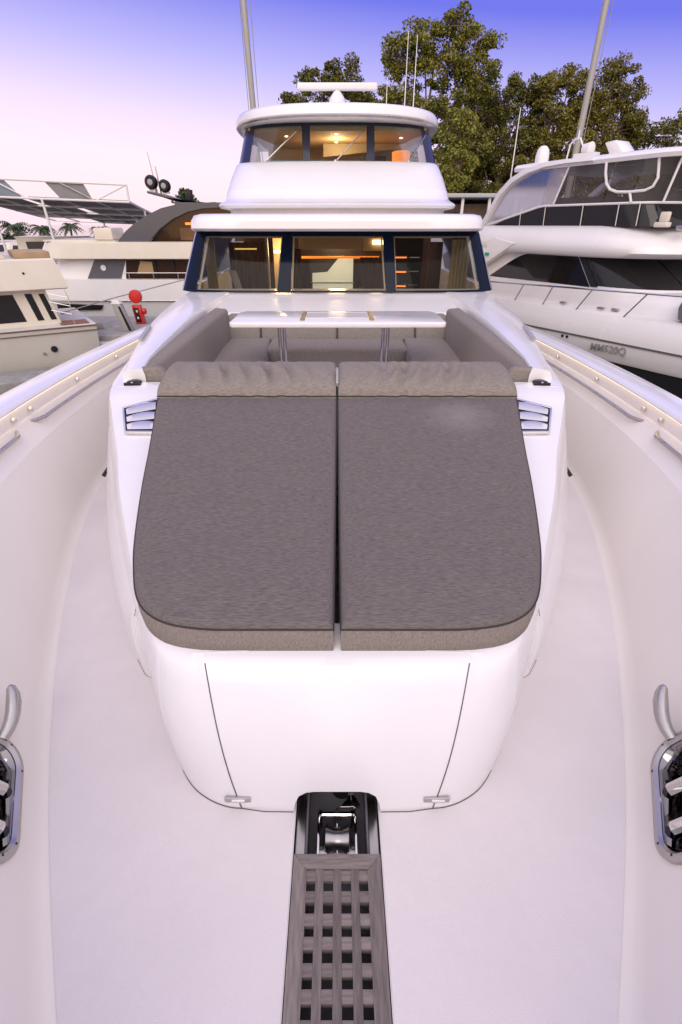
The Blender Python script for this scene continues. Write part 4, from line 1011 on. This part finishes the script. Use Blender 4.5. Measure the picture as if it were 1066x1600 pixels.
b = MB(); b.lathe([(.045, 0), (.03, .03)], (-.92, 1.87, -1.46), 10, 'y'); b.build('water_outlet', satin, hl)
rl = MB()
for z in (-.48, -.26, -.04): rl.tube([(-1.42, 1.6, z + .12), (-1.9, 1.84, z)], .011, 6)
rl.tube([(-1.9, 1.84, -.76), (-1.9, 1.84, .0), (-1.86, 1.80, .16)], .015, 6); rl.build('boarding_rail', satin, K)
b = MB(); b.box(-3.0, -2.45, -1.5, 1.75, -1.45, -1.36); b.build('swim_platform', creamhull, K, bevel=.02)
b = MB(); b.lathe([(.12, 0), (.14, .3), (.08, .36)], (-2.62, 1.3, -1.62), 12, 'x'); b.build('outdrive_housing', blackm, K)

# left mid: modern yacht with grey arch (bow to the left)
M = root('arched_yacht', 'modern white yacht at left with grey arched pillar and brown saloon glass', 'yacht', (-8.0, 24.3, 0), math.pi)
tier([LV(-2.8, -9, 2, 7.5, 1.9, 2), LV(-1.6, -9, 2, 8.5, 2.2, 2), LV(-1.02, -9, 2, 9, 2.30, 2), LV(-.98, -9, 2, 9.1, 2.36, 2), (-.22, -9, 2, 9.6, 2.30, 2), LV(-.2, -9, 2, 9.5, 2.2, 2)], True, True).build('hull', whiteb, M, sharp=25)
hb = MB(); hb.prism([(3.75, -1.38), (1.95, -1.36), (1.82, -1.18), (3.75, -1.12)], 'y', 2.24, 2.32); hb.build('hull_portlight', dglass, M)
hb = MB(); hb.tube([(4.2, 2.37, -1.0), (-6, 2.37, -1.0)], .018, 6); hb.build('rubbing_strake', satin, M)
M0 = LV(-.2, -6, 2.4, 4.5, 2.0, 2.2); M1 = LV(.52, -6, 2.2, 4.0, 1.95, 2.2)
sl = tier([M0, M1], True).build('saloon', whiteb, M)
def mp(L, x): return 1 - s_of(L, x)
patch(M0, M1, mp(M0, 2.35), mp(M0, .95), 0, 1, .01, mp(M1, 1.9), mp(M1, .62), n=4).build('quarter_panel', greyarch, sl)
b = MB(); b.lathe([(.11, 0), (.11, .02)], (1.6, 2.0, .20), 18, 'y'); b.build('round_light', steelw, sl)
pn = patch(M0, M1, mp(M0, .75), mp(M0, -6), .0, .97, .012, mp(M1, .62), mp(M1, -6), n=8).build('saloon_glass', bglass, sl)
b = MB(); b.hexa([(.25, 2.02, -.02), (-.45, 2.02, -.02), (-.45, 2.03, .42), (.02, 2.03, .45), (.25, 2.035, -.02), (-.45, 2.035, -.02), (-.45, 2.045, .42), (.02, 2.045, .45)]); b.build('blind', mat('beige_blind', (.38, .25, .13), .7), pn)
for x in (-.55, -1.3, -2.1):
    b = MB(); b.box(x - .03, x + .03, 2.025, 2.05, -.2, .5); b.build('window_mullion', blackm, pn)
rl = MB(); rl.tube([(.7, 2.28, .03), (-5, 2.28, .03)], .02, 6)
for x in (.5, -.5, -1.5, -2.5): rl.tube([(x, 2.28, -.22), (x, 2.28, .03)], .016, 6)
rl.build('side_rail', satin, M)
tier([LV(.52, -6, 2.6, 4.6, 2.22, 2.2), LV(.55, -6, 2.6, 4.8, 2.30, 2.2), LV(1.10, -6, 2.4, 4.4, 2.24, 2.2), LV(1.14, -6, 2.4, 4.3, 2.16, 2.2)], True, True).build('flybridge_band', cream, M, sharp=30)
out = [(.75, 1.14), (.35, 1.50), (-.1, 1.80), (-.6, 2.05), (-1.2, 2.28), (-1.8, 2.40), (-2.6, 2.46), (-3.6, 2.45), (-4.5, 2.40)]
inn = [(-4.5, 2.28), (-3.6, 2.31), (-2.8, 2.27), (-2.2, 2.16), (-1.6, 1.93), (-1.0, 1.58), (-.5, 1.14)]
for sg in (-1, 1):
    b = MB(); k = len(b.v); poly = out + inn
    b.prism(poly, 'y', *sorted((sg * 2.0, sg * 2.16))); b.build('arch_pillar', greyarch, M)
b = MB(); b.prism([(-.5, 1.14), (-1.0, 1.58), (-1.6, 1.93), (-2.2, 2.16), (-2.8, 2.27), (-4.5, 2.28), (-4.5, 1.14)], 'y', 1.9, 1.96); gg = b.build('upper_glass', bglass, M)
b = MB(); b.box(-3.4, -2.0, 1.965, 1.98, 1.72, 1.80); b.build('lit_cove', lampsh, gg)
b = MB(); b.box(-3.4, -1.75, 1.965, 1.975, 1.2, 1.62); b.build('timber_cabinet', mat('warm_timber', (.16, .065, .02), .5, var=.3), gg)
b = MB(); b.box(-4.5, -1.7, -2.0, 2.0, 2.38, 2.47); b.build('roof', greyarch, M, bevel=.03)
b = MB(); b.box(1.0, 3.9, -1.8, 1.8, 1.14, 1.2); b.build('foredeck_pad', cream, M)
b = MB(); b.box(1.0, 1.75, .6, 1.9, 1.2, 1.62); b.build('helm_seat', cream, M, bevel=.06)
b = MB(); b.prism([(-2.2, 2.42), (-1.8, 2.60), (-1.2, 2.76), (-.6, 2.86), (-.6, 2.78), (-1.2, 2.64), (-2.0, 2.40), (-3.2, 2.42), (-3.2, 2.50)], 'y', 1.2, 1.7); gm = b.build('gear_mast', greyarch, M, bevel=.02)
for x, z, r in ((-.80, 3.14, .23), (-1.30, 3.02, .21)):
    b = MB(); b.lathe([(.03, -.2), (r, -.12), (r * 1.05, .05), (r * .8, .16)], (x, 1.6, z), 18, 'y'); sp = b.build('loudspeaker', blackm, gm)
    b = MB(); b.lathe([(r * .45, .162), (r * .2, .17)], (x, 1.6, z), 14, 'y'); b.build('speaker_cone', lgrey, sp)
    b = MB(); b.box(x - .12, x + .12, 1.4, 1.62, 2.78, z - r * .8); b.build('speaker_bracket', steelw, sp)
b = MB(); b.tube([(-.95, 1.5, 2.8), (-.80, 1.5, 4.1)], [.03, .012], 6); b.tube([(-1.1, 1.5, 2.75), (-1.02, 1.5, 3.65)], [.03, .02], 6); b.build('whip_antenna', satin, gm)
b = MB(); b.prism([(-2.2, 2.46), (-2.3, 2.9), (-2.2, 2.92), (-2.05, 2.75), (-1.95, 2.46)], 'y', 1.3, 1.5); b.build('fin_antenna', blackm, M, bevel=.02)

# far boats seen under the canopy and between hulls
def far_boat(name, label, loc, ang, sc_, m):
    o = root(name, label, 'boat', loc, ang, 'far white boats across the basin')
    h = tier([LV(-2.6, -4, 1, 4, 1.2, 2), LV(-1.4, -4, 1, 5, 1.5, 2), LV(-1.3, -4, 1, 5, 1.45, 2)], True).build('hull', m, o)
    L0, L1 = LV(-1.3, -2.5, .5, 2.2, 1.2, 2.2), LV(-.55, -2.5, .2, 1.2, 1.1, 2.2)
    c = tier([L0, L1, LV(-.45, -2.6, .3, 1.4, 1.15, 2.2)], True).build('cabin', m, o)
    for port in (False, True):
        a, b_ = s_of(L0, -2, port), s_of(L0, .4, port); patch(L0, L1, a, b_, .25, .8, .01, n=4).build('cabin_window', dglass, c)
    patch(L0, L1, .33, .67, .25, .85, .01, n=16).build('windscreen', dglass, c)
    o.scale = (sc_,) * 3; return o
far_boat('moored_boat', 'white boat glimpsed behind the grey pillar of arched yacht', (-13.2, 33, 1.0), math.pi * .97, 1.0, whiteb)
far_boat('moored_boat', 'small cream boat glimpsed under the grey shade canopy', (-17.5, 36, 1.55), math.pi * .1, 1.05, cream)
far_boat('moored_boat', 'white boat half hidden beyond the old cream cruiser\'s flybridge', (-21.5, 38, 1.3), math.pi * 1.05, 1.1, whiteb)

# ------------------------------------------------------------------ dock furniture
HR = root('hose_reel_post', 'red round-topped hose post standing on the grey dock at left', 'hose post', (-6.70, 17.7, -1.2))
b = MB(); b.hexa([(-.17, -.11, 0), (.12, -.11, 0), (.12, .11, 0), (-.17, .11, 0), (-.22, -.11, .60), (.07, -.11, .60), (.07, .11, .60), (-.22, .11, .60)]); bd = b.build('post_body', redp, HR, bevel=.02)
b = MB(); b.hexa([(-.13, -.118, .06), (.04, -.118, .06), (.04, -.10, .06), (-.13, -.10, .06), (-.175, -.118, .52), (-.01, -.118, .52), (-.01, -.10, .52), (-.175, -.10, .52)]); b.build('black_panel', blackm, HR, bevel=.005)
for z in (.17, .38):
    b = MB(); b.box(-.09, -.03, -.126, -.119, z, z + .07); b.build('white_sticker', steelw, HR)
b = MB(); b.lathe([(.03, -.10), (.19, -.09), (.21, -.06), (.21, .06), (.19, .09), (.03, .10)], (-.06, 0, .86), 28, 'y'); b.build('round_cover', redp, HR, sharp=40)
b = MB(); b.lathe([(.05, 0), (.10, .03), (.10, .10), (.05, .13)], (.09, 0, .40), 16, 'x'); b.build('valve_wheel', redp, HR)
PB = root('dock_bollard', 'grey slanted power pedestal on the dock beside the cream cruiser stern', 'pedestal', (-6.85, 16.4, -1.2))
b = MB(); b.hexa([(-.02, -.12, 0), (.32, -.12, 0), (.32, .12, 0), (-.02, .12, 0), (-.16, -.12, .80), (.10, -.12, .80), (.10, .12, .80), (-.16, .12, .80)]); b.build('pedestal_body', mat('pedestal_grey', (.34, .33, .33), .5), PB, bevel=.02)
b = MB(); b.hexa([(-.18, -.14, .80), (.12, -.14, .80), (.12, .14, .80), (-.18, .14, .80), (-.14, -.10, .92), (.04, -.10, .92), (.04, .10, .92), (-.14, .10, .92)]); b.build('pedestal_hood', steelw, PB, bevel=.02)
b = MB(); b.hexa([(.22, -.125, .02), (.31, -.125, .02), (.31, -.11, .02), (.22, -.11, .02), (.02, -.125, .74), (.09, -.125, .74), (.09, -.11, .74), (.02, -.11, .74)]); b.build('pedestal_door', darkmetal, PB)
GWY = root('boarding_gangway', 'light metal boarding gangway with wire rail beyond the grey pedestal', 'gangway', (0, 0, 0))
b = MB(); b.tube([(-9.0, 16.9, -.75), (-7.6, 18.2, -.42), (-5.3, 20.2, .05)], .02, 6); b.build('hand_line', ropem, GWY)
b = MB(); b.tube([(-8.9, 16.9, -1.2), (-8.9, 16.9, -.7)], .02, 6); b.tube([(-5.3, 20.2, -1.2), (-5.3, 20.2, .1)], .02, 6); b.build('line_post', alum, GWY)
b = MB(); b.hexa([(-9.0, 16.6, -1.19), (-8.7, 16.2, -1.19), (-7.6, 16.7, -1.19), (-7.9, 17.1, -1.19), (-9.0, 16.6, -1.05), (-8.7, 16.2, -1.05), (-7.6, 16.7, -.98), (-7.9, 17.1, -.98)]); b.build('gangway_plate', alum, GWY, bevel=.01)

# steel canopy with shade panels
CN = root('shade_canopy', 'white steel canopy frame with patchy grey shade cloth panels above the left boats', 'canopy', (0, 0, 0))
NX_, NY_ = 5, 4
def cpt(i, j, up=0.):   # roof grid point: i across (0 right .. ), j back
    x = -10.1 - 1.62 * i + .0 * j; y = 28 + 2.6 * j; z = 2.66 + .055 * i - .27 * j * (1 - .02 * j)
    return Vector((x - .22 * j, y, z + up))
def cbar(name, a, b_, r): MB().tube([a, b_], r, 6).build(name, steelw, CN)
for j in range(NY_ + 1): cbar('rafter', cpt(0, j), cpt(NX_, j), .05)
for i in range(NX_ + 1): cbar('purlin', cpt(i, 0, .003), cpt(i, NY_, .003), .05)
hgt = lambda i: .70 + .01 * i
cbar('parapet_rail', cpt(0, 0, hgt(0)), cpt(NX_, 0, hgt(NX_)), .055)
cbar('parapet_post', cpt(0, 0), cpt(0, 0, hgt(0)), .05); cbar('parapet_post', cpt(4, 0), cpt(4, 0, hgt(4)), .05)
for a, c in (((0, 1), (1, 0)), ((1, 0), (2, 1)), ((2, 0), (2, 1)) if False else ((2, 1), (3, 0)) if False else ((1, 0), (2, 1)), ((3, 0), (4, 1))):
    cbar('brace', cpt(a[0], 0, a[1] * hgt(a[0])), cpt(c[0], 0, c[1] * hgt(c[0])), .035)
def quadm(name, pts, m): 
    a = [Vector(p) for p in pts]; n = (a[1] - a[0]).cross(a[2] - a[0]).normalized() * .015
    MB().hexa([p - n for p in a] + [p + n for p in a]).build(name, m, CN)
def vp(i, f): return cpt(i, 0, hgt(i) * f) + Vector((0, .07, 0))
quadm('shade_panel', [vp(1.1, .06), vp(2.05, .06), vp(2.4, .95), vp(1.28, .95)], shade)
quadm('shade_panel', [vp(3.2, .06), vp(5, .06), vp(5, .96), vp(3.6, .96)], shade_b)
for i in range(NX_):
    for j in range(NY_):
        if (i, j) in ((0, 2), (2, 1), (3, 0), (1, 3)) : 
            a, c, d, e = cpt(i + .45, j), cpt(i + 1, j), cpt(i + 1, j + 1), cpt(i + .45, j + 1)
        elif (i, j) in ((4, 3), (3, 3)): continue
        else: a, c, d, e = cpt(i, j), cpt(i + .99, j), cpt(i + .99, j + .99), cpt(i, j + .99)
        up_ = Vector((0, 0, .06)); quadm('shade_panel', [a + up_, c + up_, d + up_, e + up_], shade)
for (i, j) in ((0, 1), (2.6, 0), (4.2, 0), (0, 4), (3, 4)):
    p = cpt(i, j); cbar('canopy_post', p, Vector((p.x + .25, p.y, -2.6)), .06)

# masts of sailing boats behind
for (x0, x1, z1, lab, yy) in ((-2.65, -2.90, 12, 'tall pale mast of sailing boat rising left of the flybridge roof', 20), (7.94, 7.93, 12, 'tall grey mast of sailing boat rising in front of gum trees', 20)):
    sb = root('sailing_boat', lab, 'sailing boat', (x0, yy, 0))
    b = MB(); b.tube([(0, 0, -1.6), (0, 0, 3.5), (x1 - x0, 0, z1)], [.10, .095, .08], 12); b.build('mast', alum, sb)
    b = MB(); b.tube([(.12, 0, -1.5), (.16, 0, 3.5), (.24 + (x1 - x0), 0, z1)], .012, 5); b.tube([(-.10, .05, -1.5), (-.05 + x1 - x0, .05, z1)], .01, 5); b.build('halyard', ropem, sb)
    b = MB(); hb = tier([LV(-2.7, -3, 0, 4, .8, 1.8), LV(-1.75, -3.4, 0, 4.6, 1.15, 1.8), LV(-1.7, -3.4, 0, 4.6, 1.1, 1.8)], True, True); hb.v = [(v[1], v[0] + 1.0, v[2]) for v in hb.v]; hb.build('hull', whiteb, sb)

# shed on the shore
SH = root('boat_shed', 'brown shed with pale flat roof below the gum trees behind right cruiser', 'shed', (9.1, 43, -.9))
b = MB(); b.box(-1.4, 3.6, -1, 3, 0, 3.9); wl2 = b.build('wall', shedwall, SH)
b = MB(); b.hexa([(-2.4, -2.4, 4.25), (4.2, -2.4, 4.25), (4.2, 3.6, 4.0), (-2.4, 3.6, 4.0), (-2.4, -2.4, 4.5), (4.2, -2.4, 4.5), (4.2, 3.6, 4.25), (-2.4, 3.6, 4.25)]); b.build('roof', shedroof, SH, bevel=.03)
for x in (-2.0, -.2, 1.7, 3.6): MB().box(x - .09, x + .09, -2.2, -2.02, 0, 4.25).build('verandah_post', steelw, SH)
MB().box(-.9, .1, -1.03, -.98, 1.9, 3.4).build('window', dglass, SH); MB().box(1.0, 1.9, -1.04, -.98, 0, 2.5).build('door', lgrey, SH)

# ------------------------------------------------------------------ trees
def leaf_quads(mb, c, r, n, size, rnd, flat=.75):
    for _ in range(n):
        while True:
            d = Vector((rnd.uniform(-1, 1), rnd.uniform(-1, 1), rnd.uniform(-1, 1)))
            if d.length < 1: break
        p = c + Vector((d.x * r, d.y * r, d.z * r * flat))
        s = size * rnd.uniform(.55, 1.35)
        a = Vector((rnd.gauss(0, 1), rnd.gauss(0, 1), rnd.gauss(-.3, .8))).normalized(); bvec = a.cross(Vector((rnd.gauss(0, 1), rnd.gauss(0, 1), rnd.gauss(0, 1)))).normalized() * s * .33; a = a * s * .5
        mb.add([p - a, p + bvec * .9, p + a, p - bvec], [(0, 1, 2, 3)])
def gum(label, base, height, blobs, seed, m, size=.205, dens=170, trunk_r=.3):
    """blobs: (dx, dz fraction of height, rx, rz) lobes of the crown"""
    rnd = random.Random(seed); t = root('gum_tree', label, 'tree', base, 0, 'gum trees on the shore behind the boats')
    b = MB(); lean = rnd.uniform(-.6, .6)
    tp = [Vector((lean * (k / 6) ** 1.5 + .12 * math.sin(k * 1.7 + seed), .1 * math.sin(k + seed), height * .80 * k / 6)) for k in range(7)]
    b.tube(tp, [trunk_r * (1 - .78 * k / 6) for k in range(7)], 8); b.build('trunk', bark, t)
    crown = MB(); limbs = MB()
    for dx, fz, rx, rz in blobs:
        c0 = Vector((dx, 0, height * fz)); k = min(5, max(1, int(fz * 6 - 1)))
        mid = (tp[k] + c0) * .5 + Vector((0, 0, -.3))
        limbs.tube([tp[k], mid, c0], [trunk_r * .38, trunk_r * .25, .04], 6)
        ncl = int(20 * rx * rz / 3) + 6
        for _ in range(ncl):
            a = rnd.uniform(0, 2 * math.pi); e = math.asin(rnd.uniform(-1, 1)); rr_ = rnd.uniform(.35, 1.0) ** .6
            c = c0 + Vector((math.cos(a) * math.cos(e) * rx * rr_, math.sin(a) * math.cos(e) * rx * .8 * rr_, math.sin(e) * rz * rr_))
            limbs.tube([c0 + (c - c0) * .15, c0 + (c - c0) * .6 + Vector((0, 0, .15)), c], [.06, .045, .02], 4, False)
            leaf_quads(crown, c, rnd.uniform(.35, .9), int(dens * rnd.uniform(.7, 1.3)), size, rnd, .7)
    limbs.build('limbs', bark, t)
    me = bpy.data.meshes.new('crown'); me.from_pydata(crown.v, [], crown.f); me.update(); link('crown', me, m, t, None)
    return t
gz = -.8
gum('dark gum tree with low rounded crown, leftmost behind the radar bar', (-.5, 56, gz), 14.6, [(-3.2, .80, 1.6, .9), (-1.0, .90, 1.9, 1.3), (1.2, .92, 2.0, 1.4), (.5, .72, 2.4, 1.6), (-2.4, .68, 1.6, 1.0), (2.8, .78, 1.7, 1.5), (0, .5, 2.5, 1.6)], 1, leafd)
gum('tallest gum tree with open leafy crown reaching the top of the picture', (7.6, 54, gz), 17.3, [(-.4, .90, 1.9, 1.3), (2.4, .95, 1.7, 1.0), (4.0, .90, 1.5, 1.0), (-2.4, .84, 1.9, 1.5), (1.6, .80, 2.6, 1.7), (4.2, .76, 1.8, 1.7), (-1.8, .66, 2.4, 1.8), (2.2, .60, 2.8, 1.9), (0.2, .45, 2.4, 2.0), (3.8, .48, 2.0, 1.6), (.5, .28, 1.6, 1.6)], 2, leafm)
gum('narrow bright green young gum tree right beside the flybridge windows', (9.2, 47, gz), 10.2, [(0, .85, 1.1, 1.5), (.3, .62, 1.4, 1.7), (-.3, .42, 1.5, 1.6), (.2, .25, 1.2, 1.2)], 3, mat('bright_gum_leaf', (.24, .23, .03), .6, col2=(.07, .085, .012), vscale=.35, isl=True), .24, trunk_r=.2)
gum('dark gum tree standing between the tallest gum and grey mast', (16.0, 58, gz), 15.0, [(-.6, .80, 2.1, 1.5), (1.4, .88, 1.8, 1.2), (3.2, .78, 1.8, 1.6), (.4, .62, 3.0, 2.0), (-2.0, .54, 2.4, 2.0), (2.4, .48, 2.8, 2.0), (-.3, .30, 3.0, 2.0), (-2.8, .70, 1.6, 1.4)], 4, leafd)
gum('mid green gum tree with feathery top directly right of the tallest gum', (13.2, 60, gz), 14.2, [(0, .93, 1.4, 1.0), (-1.2, .80, 1.6, 1.3), (1.3, .82, 1.6, 1.3), (0, .64, 2.4, 1.8), (-1.0, .45, 2.6, 2.0), (1.4, .45, 2.4, 2.0), (0, .28, 2.6, 1.8)], 12, leafm)
gum('olive gum tree with domed crown right behind the grey mast', (20.2, 57, gz), 14.4, [(-1.6, .88, 1.8, 1.2), (.6, .92, 1.9, 1.1), (-.2, .74, 2.8, 1.8), (2.0, .66, 2.4, 1.7), (-1.8, .54, 3.0, 2.2), (1.0, .42, 3.2, 2.1), (-.5, .25, 3.0, 1.8), (2.6, .80, 1.7, 1.3)], 5, leafo)
gum('olive gum tree with ragged top right of the grey mast', (24.6, 57, gz), 15.0, [(0, .94, 1.7, .9), (1.5, .84, 1.7, 1.2), (-1.4, .78, 2.0, 1.5), (1.2, .66, 2.6, 1.8), (-1.2, .52, 2.8, 1.9), (2.0, .45, 2.4, 1.7), (.2, .28, 2.6, 1.7)], 6, leafo)
gum('dark gum tree sloping down to the right behind cruiser hardtop', (27.6, 58, gz), 12.6, [(-.8, .86, 1.7, 1.0), (.8, .72, 2.0, 1.4), (-.8, .56, 2.4, 1.7), (1.6, .48, 2.2, 1.6), (0, .28, 2.4, 1.7)], 7, leafd)
gum('sparse gum tree with see-through crown at the right edge', (32.5, 58, gz), 12.2, [(-1.6, .80, 1.6, 1.2), (.8, .88, 1.6, 1.0), (0, .62, 2.0, 1.6), (-1.2, .42, 1.9, 1.5), (1.6, .45, 2, 1.6)], 8, leafd, .26, 70)
gum('low dark bushy gum filling the gap under the tallest gum', (11.8, 62, gz), 8.5, [(-1.5, .75, 2.4, 1.6), (1.4, .8, 2.2, 1.5), (0, .5, 3.0, 1.8), (-2, .3, 2.5, 1.6), (2, .3, 2.5, 1.6)], 9, leafd)
gum('low dark bushy gum behind the vinyl enclosure of right cruiser', (21.5, 63, gz), 9.0, [(-2.5, .7, 2.6, 1.7), (2.4, .75, 2.6, 1.6), (0, .5, 3.4, 1.9), (-3, .3, 2.6, 1.7), (3, .3, 2.8, 1.7)], 10, leafd)

def palm(label, base, h, seed, fl=1.5, grp='palms beyond the shade canopy'):
    rnd = random.Random(seed); t = root('palm_tree', label, 'palm', base, 0, grp)
    b = MB(); b.tube([(0, 0, 0), (.1, 0, h * .5), (.2, 0, h)], [.16, .12, .10], 8); b.build('trunk', bark, t)
    cr = MB()
    for k in range(30):
        a = 2 * math.pi * k / 30 + rnd.uniform(-.2, .2); e = rnd.uniform(-.1, 1.0); L = fl * rnd.uniform(.8, 1.15)
        prev = None
        for i in range(10):
            s = i / 9; p = Vector((.2 + math.cos(a) * L * s * math.cos(e * .6), math.sin(a) * L * s * math.cos(e * .6), h + L * (math.sin(e) * s - .75 * s * s)))
            if prev is not None:
                d = (p - prev).normalized(); sd2 = d.cross(Vector((0, 0, 1))).normalized()
                w_ = .32 * fl / 1.5 * math.sin(math.pi * min(1, s * .85 + .12))
                for sg in (-1, 1):
                    q = prev + sd2 * sg * w_ + d * .16 - Vector((0, 0, .5 * w_))
                    cr.add([prev, p, q], [(0, 1, 2)])
            prev = p
    me = bpy.data.meshes.new('fronds'); me.from_pydata(cr.v, [], cr.f); me.update(); link('fronds', me, palmm, t, None)
for i, (lab, x, y, h, fl) in enumerate((('palm at the left edge under the shade canopy, tallest of them', -34.6, 60, 2.6, 2.0), ('palm just right of the leftmost palm, below grey shade cloth', -31.6, 60, 2.4, 1.6), ('palm under the middle of the grey shade canopy', -28.6, 60, 2.6, 1.5), ('palm under the right end of the grey shade canopy', -25.6, 60, 2.3, 1.3), ('bushy palm lowest at the left edge behind cream cruiser', -36.6, 62, 1.5, 2.2))):
    palm(lab, (x, y, -1.05), h, 20 + i, fl)
def pine(label, base, h, seed):
    rnd = random.Random(seed); t = root('pine_tree', label, 'pine', base, 0, 'pine tops above the arched yacht')
    MB().tube([(0, 0, 0), (0, 0, h)], [.22, .04], 6).build('trunk', bark, t); cr = MB()
    for lv in range(5):
        z = h * (.80 + .05 * lv); r = 1.5 * (1 - .18 * lv)
        for k in range(10):
            a = 2 * math.pi * k / 10 + lv
            for i in range(6): leaf_quads(cr, Vector((math.cos(a) * r * i / 5, math.sin(a) * r * i / 5, z + .35 * (i / 5) ** 2)), .16, 5, .3, rnd)
    me = bpy.data.meshes.new('foliage'); me.from_pydata(cr.v, [], cr.f); me.update(); link('foliage', me, palmm, t, None)
pine('small pine top showing right of the black loudspeakers', (-16.8, 64, -1.05), 5.7, 31)
pine('small pine top showing beside the fin antenna and cabin roof', (-14.2, 66, -1.05), 4.0, 32)
